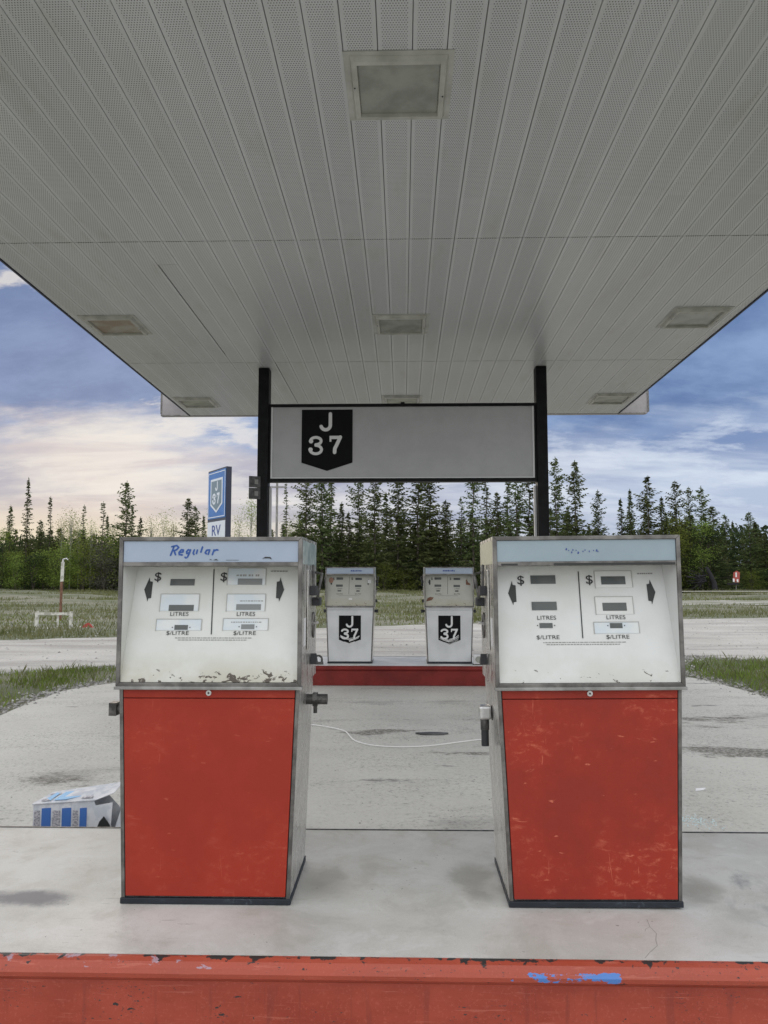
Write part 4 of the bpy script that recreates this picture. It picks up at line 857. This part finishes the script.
def trunk_mesh(H, r0, name, m, branches=0, seed=0):
    b = MB(); r = random.Random(seed); k = 7
    b.tube([(r.uniform(-.02, .02) * i, r.uniform(-.02, .02) * i, H * .97 * i / k) for i in range(k + 1)], r0, 7, r0 * .12)
    for i in range(branches):
        z = H * r.uniform(.12, .9); a = r.uniform(0, 6.28); L = (1 - z / H) * H * .16 + .3
        b.tube([(0, 0, z), (math.cos(a) * L * .6, math.sin(a) * L * .6, z + L * .05), (math.cos(a) * L, math.sin(a) * L, z - L * .1)], .028, 4, .008)
    me = bpy.data.meshes.new(name); me.from_pydata(b.v, [], b.f); me.update(); me.materials.append(m); return me
PROTO = {}
for kd, specs in dict(s=[(1, 1.5, .8), (2, 1.4, .72), (3, 1.6, .85)], d=[(4, 2.3, .97), (5, 2.5, .93), (6, 2.2, 1.)], t=[(7, .75, .66), (8, .85, .6)], w=[(9, 2.6, .8), (10, 2.9, .85), (11, 2.5, .75), (12, 2.7, .8)]).items():
    PROTO[kd] = []
    for sd_, Rm, dn in specs:
        H = 12.0; PROTO[kd].append((quads_mesh('conifer_crown', conifer_mesh(sd_, H, Rm, dn, kd), M['needle']), trunk_mesh(H, .14, 'conifer_trunk', M['bark'], 26, sd_)))
def place_tree(proto, x, y, h, rs, label, group=None, cat='spruce', name='spruce_tree'):
    cm, tm = proto; t = thing(name, label, cat, (x, y, -.1), random.uniform(0, 6.28), group); s = h / 12.0
    for nm, me in (('crown', cm), ('trunk', tm)):
        o = bpy.data.objects.new(nm, me); C.objects.link(o); o.parent = t; o.scale = (rs, rs, s)
    return t
def where(x):
    return 'left of the left pump' if x < -26 else 'above the left pump' if x < -16 else 'between the columns' if x < 16.5 else 'above the right pump' if x < 36 else 'right of the right pump'
HERO=[
(-48.7,94.0,10.5,"s",0.90,'slim spruce at the far left edge of the picture'),(-46.1,93.0,13.8,"s",0.85,'tallest narrow spruce on the left, rising clear into the sky near the picture edge'),(-45.8,96.0,8.8,"d",0.80,'low stout spruce right of the tallest left spruce'),(-44.2,95.0,11.7,"t",0.80,'bare-looking pencil thin spruce right of the tallest left spruce'),(-39.9,95.0,10.6,"t",0.70,'thin scraggy spruce above the marker post, standing against pale sky'),(-37.1,94.0,10.9,"t",0.90,'thin spruce midway between marker post and left pump'),(-37.7,97.0,9.5,"s",0.70,'short spruce just behind the thin one near the left pump'),(-33.5,92.0,13.2,"w",1.00,'tall open-branched spruce at the upper left corner of the left pump'),(-33.8,95.0,10.6,"s",0.70,'spruce half hidden behind the tall open-branched one by the left pump'),(-32.4,94.0,9.0,"s",0.80,'small pointed spruce peeping over the left end of the left pump'),
(-25.9,92.0,11.1,"d",1.00,'dense spruce cone just left of the blue sign'),(-25.6,94.0,10.4,"d",0.80,'second dense cone pressed against the spruce left of the blue sign'),(-24.8,95.0,9.3,"s",0.70,'small spruce between the dense cone and the blue sign'),(-14.4,94.0,13.1,"t",0.60,'needle-thin spruce beside the utility pole'),(-11.6,92.0,13.3,"w",0.90,'open spruce between utility pole and white pumps'),(-9.8,93.0,12.9,"d",1.00,'dense spruce above the right end of the left red pump'),(-9.0,96.0,12.5,"s",1.00,'narrow spruce tucked behind the dense one by the left red pump'),(-7.6,95.0,10.9,"s",0.90,'mid-height narrow spruce between the left red pump and left white pump'),(-6.6,93.0,9.5,"s",0.90,'short spruce over the left edge of the left white pump'),(-5.4,94.0,13.2,"w",0.80,'airy spruce with sky through it above the left white pump'),(-3.3,91.0,13.5,"d",1.00,'dense dark spruce column right of the left white pump'),(-2.1,95.0,12.1,"s",0.90,'narrow spruce squeezed between the dense column and the broad middle spruce'),(-0.6,92.0,13.7,"w",1.10,'broad spruce midway between the two white pumps'),(1.8,92.0,12.8,"d",1.20,'full spruce just left of the right white pump'),(3.3,94.0,13.7,"w",1.10,'tall ragged spruce rising behind the right white pump left side'),(5.2,93.0,10.9,"d",1.10,'low dense spruce straight above the right white pump'),(7.2,95.0,11.5,"t",0.90,'sparse thin spruce over the right edge of the right white pump'),(8.4,92.0,13.6,"w",1.00,'tall ragged spruce right of the right white pump'),(10.4,96.0,13.0,"s",0.90,'narrow spruce over the left corner of the right red pump'),(11.4,93.0,11.9,"w",0.90,'shorter ragged spruce over the left corner of the right red pump'),(13.0,95.0,12.6,"s",0.90,'narrow spruce second left of the right column'),(13.6,92.0,13.4,"w",1.00,'ragged spruce in front, second left of the right column'),(15.4,94.0,14.0,"w",1.00,'spruce just left of the right column'),
(18.1,91.0,15.8,"w",1.10,'tallest spruce right of the right column, crown tip highest of all'),(20.6,92.0,15.5,"w",1.25,'broad tall spruce second from the right column'),(23.8,94.0,12.2,"w",0.90,'smaller lone spruce with sky on both sides above the right pump'),(26.8,95.0,11.3,"s",0.90,'short narrow spruce behind the left end of the right-hand clump'),(27.4,93.0,12.2,"s",0.90,'pointed spruce at the left end of the right-hand clump'),(28.9,91.0,13.5,"w",1.20,'full spruce rising highest over the right end of the right pump'),(31.5,94.0,11.4,"s",1.00,'narrow spruce hidden between the two highest of the right-hand clump'),(32.5,92.0,13.1,"w",1.10,'ragged flat-topped spruce above the right corner of the right pump'),(35.2,95.0,12.7,"w",0.80,'thin-topped spruce beside the ragged flat-topped one'),(35.9,93.0,12.5,"w",1.00,'last tall ragged spruce before the dip right of the clump'),(36.3,91.0,9.9,"d",1.20,'dense low spruce right above the charred stump'),(45.7,110.0,10.5,"d",0.90,'distant blunt spruce in the dip right of the clump'),(47.6,112.0,9.7,"s",0.80,'distant narrow spruce in the dip right of the clump'),(41.8,96.0,9.6,"d",0.90,'dense spruce left of the red and white board'),(42.0,93.0,10.8,"w",0.90,'ragged spruce behind and right of the red and white board'),(42.6,92.0,11.2,"d",1.00,'dense tall spruce at the far right edge of the picture'),]
used = 0
for x, y, h, k, rs, lab in HERO:
    if x > 41 and y < 100 and x < 43: x += {96.0: 1.0, 93.0: 3.2, 92.0: 4.6}.get(y, 0)
    if -15 < x < 17 and h > 12.4: h += 1.6 + random.random() * 1.4
    if -16 < x < 17: rs *= 1.2
    place_tree(random.choice(PROTO[k]), x, y, h + .1, rs, lab or 'dark green spruce in the front line of the forest, %s' % where(x), None if lab else 'spruces in the front line, %s' % where(x))
for i in range(170):
    x = -62 + 124 * (i + random.random()) / 170; y = random.choice((97, 99, 101, 104, 108)) + random.uniform(-1, 1)
    xn = x * 93 / y
    top = (7.6 if xn < -33 else 6.4 if xn < -17 else 9.6 if xn < -3 else 10.0 if xn < 17 else 10.5 if xn < 21 else 8.2 if xn < 26 else 9.8 if xn < 36 else 8.4)
    place_tree(random.choice(PROTO[random.choice('sdws')]), x, y, top * random.uniform(.72, 1.02) * y / 95, random.uniform(.8, 1.15), 'spruce deep in the crowd behind the front line, %s' % where(xn), 'background spruces, %s' % where(xn))

def cloud_tree(seed, H, Rm, n, m, airy=False):
    r = np.random.default_rng(seed); nc = 16 if not airy else 26; cen = []
    for i in range(nc):
        f = r.uniform(.12 if not airy else .35, .97); prof = math.sin(min(1, f * 1.15 + .1) * math.pi) ** .6 if f < .85 else .45; rad = Rm * prof * r.uniform(.1, .95); a = r.uniform(0, 6.28)
        cen.append((math.cos(a) * rad, math.sin(a) * rad, H * f))
    cen = np.array(cen); idx = r.integers(0, nc, n); sp_ = .40 if airy else .55
    c = cen[idx] + r.normal(size=(n, 3)) * np.array([sp_, sp_, sp_ * 1.3]) * (H / 7) ** .5; c = c[c[:, 2] > .1]; n = len(c)
    ax = r.normal(size=(n, 3)) + np.array([0, 0, .3]); s = r.uniform(.14, .30, n) if not airy else r.uniform(.10, .22, n)
    b = MB(); k = 6
    for q in range(3 if not airy else 1):
        a = q * 2.1; b.tube([(math.cos(a) * .08 * i * (0 if airy else 1), math.sin(a) * .08 * i * (0 if airy else 1), H * (.9 if airy else .7) * i / k) for i in range(k + 1)], .06 if not airy else .08, 6, .012)
    for cc in cen: b.tube([(cc[0] * .1, cc[1] * .1, cc[2] * .72), (cc[0] * .6, cc[1] * .6, cc[2] * .9), tuple(cc)], .025, 4, .008)
    tm = bpy.data.meshes.new('stems'); tm.from_pydata(b.v, [], b.f); tm.update(); tm.materials.append(M['bark'] if not airy else M['bark_pale'])
    return quads_mesh('leaf_crown', leaf_quads(c, ax, s, s * .7), m), tm
ASP = [cloud_tree(40 + i, 12, 1.5, 900, M['leaf_pale'], True) for i in range(3)]
ASPEN=[(-42.3,94.2,8.7,0.80,'feathery pale aspen just right of the thin left spruces'),(-40.8,93.5,9.6,1.00,'feathery pale aspen above the marker post'),(-40.4,95.0,8.7,0.70,None),(-38.4,93.8,8.4,0.80,None),(-35.5,93.3,8.8,0.70,'feathery pale aspen between thin spruce and the left pump'),(-31.4,95.0,8.7,0.90,None),(-30.6,97.6,10.4,1.10,'feathery pale aspen above the word on the left pump'),(-29.2,97.0,9.4,0.80,None),(-24.1,96.8,9.8,0.80,'feathery pale aspen behind the blue sign'),(-20.2,94.1,10.1,0.90,None),(-19.0,95.7,12.5,1.00,'tall bare aspen just left of the left column'),(-17.8,94.4,10.5,0.70,None),(-13.8,93.9,9.2,0.90,'pale green aspen by the foot of the utility pole'),(-12.5,93.5,8.6,0.80,None),]
for x, y, h, rs, lab in ASPEN:
    place_tree(random.choice(ASP), x, y, h, rs, lab or 'thin pale aspen with sparse new leaves, %s' % where(x), None if lab else 'sparse pale aspens, %s' % where(x), 'aspen', 'aspen_tree')
BU = {m_: [cloud_tree(60 + 7 * j + i, 12, 2.2, 2400, M[m_]) for i in range(3)] for j, m_ in enumerate(('leaf', 'leaf_grey', 'needle_far'))}
def bush(x, y, h, rs, kd, lab, grp):
    cm, tm = random.choice(BU[kd]); t = thing('willow_bush', lab, 'bush', (x, y, -.1), random.uniform(0, 6.28), grp)
    for nm, me in (('crown', cm), ('stems', tm)):
        o = bpy.data.objects.new(nm, me); C.objects.link(o); o.parent = t; o.scale = (rs, rs, h / 12)
for i in range(34):
    x = -54 + 41 * (i + random.random()) / 34; kd = 'leaf' if random.random() < .68 else 'leaf_grey' if random.random() < .5 else 'needle_far'
    h = random.uniform(4.2, 6.9)
    w_ = {'leaf': 'bright green willow bush', 'leaf_grey': 'grey leafless bush', 'needle_far': 'dark shaggy bush'}[kd]
    bush(x, random.uniform(89, 93.5), h, random.uniform(.7, 1.15), kd, '%s in the thicket at the meadow edge, %s' % (w_, where(x)), '%s thicket, %s' % (w_, where(x)))
for x, h, kd, lab in ((-2.2, 3.6, 'leaf', 'small light green sapling right of the left white pump, before the dark spruces'), (.2, 2.4, 'leaf', 'low green bush between the two white pumps at the forest foot'), (31.9, 8.5, 'leaf', 'tall fresh green aspen thicket above the right end of the right pump'), (34.6, 7.6, 'leaf', 'fresh green young aspen right of the right pump, in front of dark spruces'), (35.3, 7.2, 'needle_far', 'dark bush right behind the charred stump'), (44.6, 5.4, 'leaf', 'olive green bush right of the red and white board')):
    bush(x, 90, h, .8, kd, lab, None)
for i in range(26):
    x = -16 + 72 * (i + random.random()) / 26; kd = random.choice(('needle_far', 'needle_far', 'leaf', 'leaf_grey')); w_ = {'leaf': 'low green bush', 'leaf_grey': 'low grey bush', 'needle_far': 'low dark bush'}[kd]
    bush(x, random.uniform(90.5, 94), random.uniform(1.6, 3.4), random.uniform(.6, .9), kd, '%s at the foot of the spruces, %s' % (w_, where(x)), '%s understory, %s' % (w_, where(x)))
# solid far forest mass behind everything that can be told apart
n = 60000; x = rng.uniform(-95, 95, n); y = rng.uniform(103, 130, n); hmax = np.interp(x * 95 / y, [-60, -33, -30, -16, -12, 17, 22, 27, 36, 60], [5.6, 5.6, 4.8, 4.6, 5.2, 5.6, 6.4, 5.6, 6.8, 6.4]) * y / 95 * (.85 + .3 * np.abs(np.sin(x * .8 + y)))
z = rng.uniform(0, 1, n) * hmax; s = rng.uniform(.5, 1.0, n)
me = quads_mesh('forest_mass', leaf_quads(np.stack([x, y, z], 1), rng.normal(size=(n, 3)) + np.array([0, 0, -.5]), s, s * .5), M['needle_far'])
o = bpy.data.objects.new('forest_mass', me); C.objects.link(o); tag(o, 'far dark spruce wood filling the gaps behind the separate trees', 'wood', kind='stuff')

# ---------------------------------------------------------------- grass and stones
def inside(px_, py_, poly):
    c = np.zeros(len(px_), bool); j = len(poly) - 1
    for i in range(len(poly)):
        xi, yi = poly[i]; xj, yj = poly[j]; c ^= ((yi > py_) != (yj > py_)) & (px_ < (xj - xi) * (py_ - yi) / (yj - yi + 1e-12) + xi); j = i
    return c
def blades(name, x, y, z, h, wd, m, label):
    n = len(x); a = rng.uniform(0, 2 * math.pi, n); lean = rng.uniform(.1, .7, n) * h; b_ = rng.uniform(0, 2 * math.pi, n); dx_, dy_ = np.cos(a) * wd / 2, np.sin(a) * wd / 2
    lx, ly = np.cos(b_) * lean, np.sin(b_) * lean
    V = np.stack([np.stack([x - dx_, y - dy_, z], 1), np.stack([x + dx_, y + dy_, z], 1), np.stack([x + dx_ * .5 + lx * .5, y + dy_ * .5 + ly * .5, z + h * .65], 1), np.stack([x + lx, y + ly, z + h], 1)], 1)
    o = bpy.data.objects.new(name, quads_mesh(name, V, m)); C.objects.link(o); return tag(o, label, 'grass', kind='stuff')
vergeL = [(-4.62, 6.0), (-4.62, 10.3), (-4.4, 10.95), (-4.15, 11.4), (-4.35, 12.9), (-5.1, 12.9), (-6.4, 11.9), (-9, 10.0), (-13, 7.6), (-13, 6)]
vergeR = [(4.75, 7), (4.70, 9.9), (4.58, 11.3), (4.45, 11.9), (4.30, 12.4), (4.7, 13.3), (5.6, 14.6), (6.7, 14.0), (12, 14.9), (14, 15), (14, 7)]
def scatter(poly, n, dens_fn=None):
    P_ = np.array(poly); x = rng.uniform(P_[:, 0].min(), P_[:, 0].max(), n); y = rng.uniform(P_[:, 1].min(), P_[:, 1].max(), n); k = inside(x, y, poly)
    cl = np.sin(x * 2.3 + np.sin(y * 1.9) * 1.5) * np.sin(y * 2.9 + 1 + np.sin(x * 1.3)) ; k &= rng.uniform(0, 1, n) < np.clip(.55 + cl * .6, .08, 1)
    return x[k], y[k]
x, y = scatter(vergeL, 36000); blades('verge_grass', x, y, np.full(len(x), -.016), rng.uniform(.04, .12, len(x)), rng.uniform(.007, .013, len(x)), M['grass'], 'short bright green grass on the strip between concrete and road at the left')
x, y = scatter(vergeR, 11000); blades('dry_verge_grass', x, y, np.full(len(x), -.016), rng.uniform(.05, .20, len(x)), rng.uniform(.005, .009, len(x)), M['grass_dry'], 'dry straw coloured stems among the green grass at the right')
x, y = scatter(vergeL, 9000); blades('dry_verge_grass', x, y, np.full(len(x), -.016), rng.uniform(.04, .18, len(x)), rng.uniform(.006, .012, len(x)), M['grass_dry'], 'dry straw coloured stems among the green grass at the left')
x, y = scatter(vergeR, 42000); blades('verge_grass', x, y, np.full(len(x), -.016), rng.uniform(.04, .14, len(x)), rng.uniform(.007, .014, len(x)), M['grass'], 'longer bright green grass on the strip between concrete and road at the right')
n = 150000; y = 18 + 74 * rng.uniform(0, 1, n) ** 1.25; x = rng.uniform(-1, 1, n) * (y * .62 + 3)
fe = np.interp(x, [p[0] for p in far_edge], [p[1] for p in far_edge]); k = (y > fe + .15) & ~((y > 41 + .1 * x) & (y < 49 + .09 * x) & (x > 6)) & ~((y > 72.5) & (y < 77.5) & (x > 14))
k &= rng.uniform(0, 1, n) < np.clip(.5 + .6 * np.sin(x * .5 + np.sin(y * .33) * 2) * np.sin(y * .7 + np.sin(x * .21)), .12, 1); x, y = x[k], y[k]
sc_ = .7 + y / 60
blades('meadow_grass', x, y, np.where(y > 35, -.06, -.016), rng.uniform(.05, .19, len(x)) * sc_, rng.uniform(.015, .035, len(x)) * sc_, M['grass_dry'], 'rough pale meadow grass between the gravel road and the forest')
h_ = len(x) // 2
n = 26000; y = rng.uniform(19, 60, n); x = rng.uniform(-1, 1, n) * (y * .62 + 3); fe = np.interp(x, [p[0] for p in far_edge], [p[1] for p in far_edge])
k = (y > fe + .3) & (np.sin(x * .31 + 1 + np.sin(y * .41)) * np.sin(y * .23 + 2) > .1) & ~((y > 41 + .1 * x) & (y < 49 + .09 * x) & (x > 6)); x, y = x[k], y[k]
blades('meadow_clover', x, y, np.full(len(x), -.03), rng.uniform(.04, .12, len(x)), rng.uniform(.03, .06, len(x)), M['grass'], 'greener tufts scattered in the meadow grass')
def stones(name, x, y, size, label, z=-.01):
    b = MB()
    for a, c_ in zip(x, y):
        s = random.uniform(*size); r_ = random.random() * 6.28; q = random.uniform(.6, 1)
        vs = [(a + s * math.cos(r_ + i * 1.257) * random.uniform(.7, 1.1), c_ + s * q * math.sin(r_ + i * 1.257), z) for i in range(5)] + [(a + random.uniform(-.3, .3) * s, c_ + random.uniform(-.3, .3) * s, z + s * random.uniform(.5, .9)), (a + random.uniform(-.5, .5) * s, c_ + random.uniform(-.5, .5) * s, z + s * .6)]
        b.add(vs, [(i, (i + 1) % 5, 5) for i in range(5)] + [(0, 1, 6), (1, 2, 6)])
    return tag(b.build(name, M['stone']), label, 'stones', kind='stuff')
def along(line, n, sp_):
    P_ = jitter(line, 0, .2); out = [P_[int(rng.integers(0, len(P_)))] for _ in range(n)]; return [p[0] + random.gauss(0, sp_) for p in out], [p[1] + random.gauss(0, sp_) for p in out]
ax_, ay_ = along([(-4.65, 7), (-4.65, 10.4), (-4.3, 11.2), (-4.2, 12.9), (-5.1, 13.1), (-6.5, 12.0), (-10, 9.7)], 1500, .13); bx_, by_ = along([(4.75, 8), (4.7, 10), (4.5, 11.7), (4.6, 13.5), (5.6, 15), (6.7, 14.2), (12, 15.2)], 1700, .16)
stones('verge_pebbles', ax_ + bx_, ay_ + by_, (.010, .035), 'loose pebbles along the edges of concrete and road')
n = 2600; y = rng.uniform(12.5, 30, n); x = rng.uniform(-1, 1, n) * 14; stones('road_pebbles', x, y, (.012, .04), 'loose stones strewn over the gravel road', -.012)
x = rng.uniform(-4.2, 4.3, 1500); y = rng.uniform(4.0, 10.6, 1500); stones('apron_grit', x, y, (.003, .009), 'fine grit lying on the concrete apron', -.005)
x, y = rng.uniform(-14, -8, 40), rng.uniform(21.5, 25, 40); stones('meadow_stones', x, y, (.03, .09), 'pale stones around the foot of the white rail', -.02)
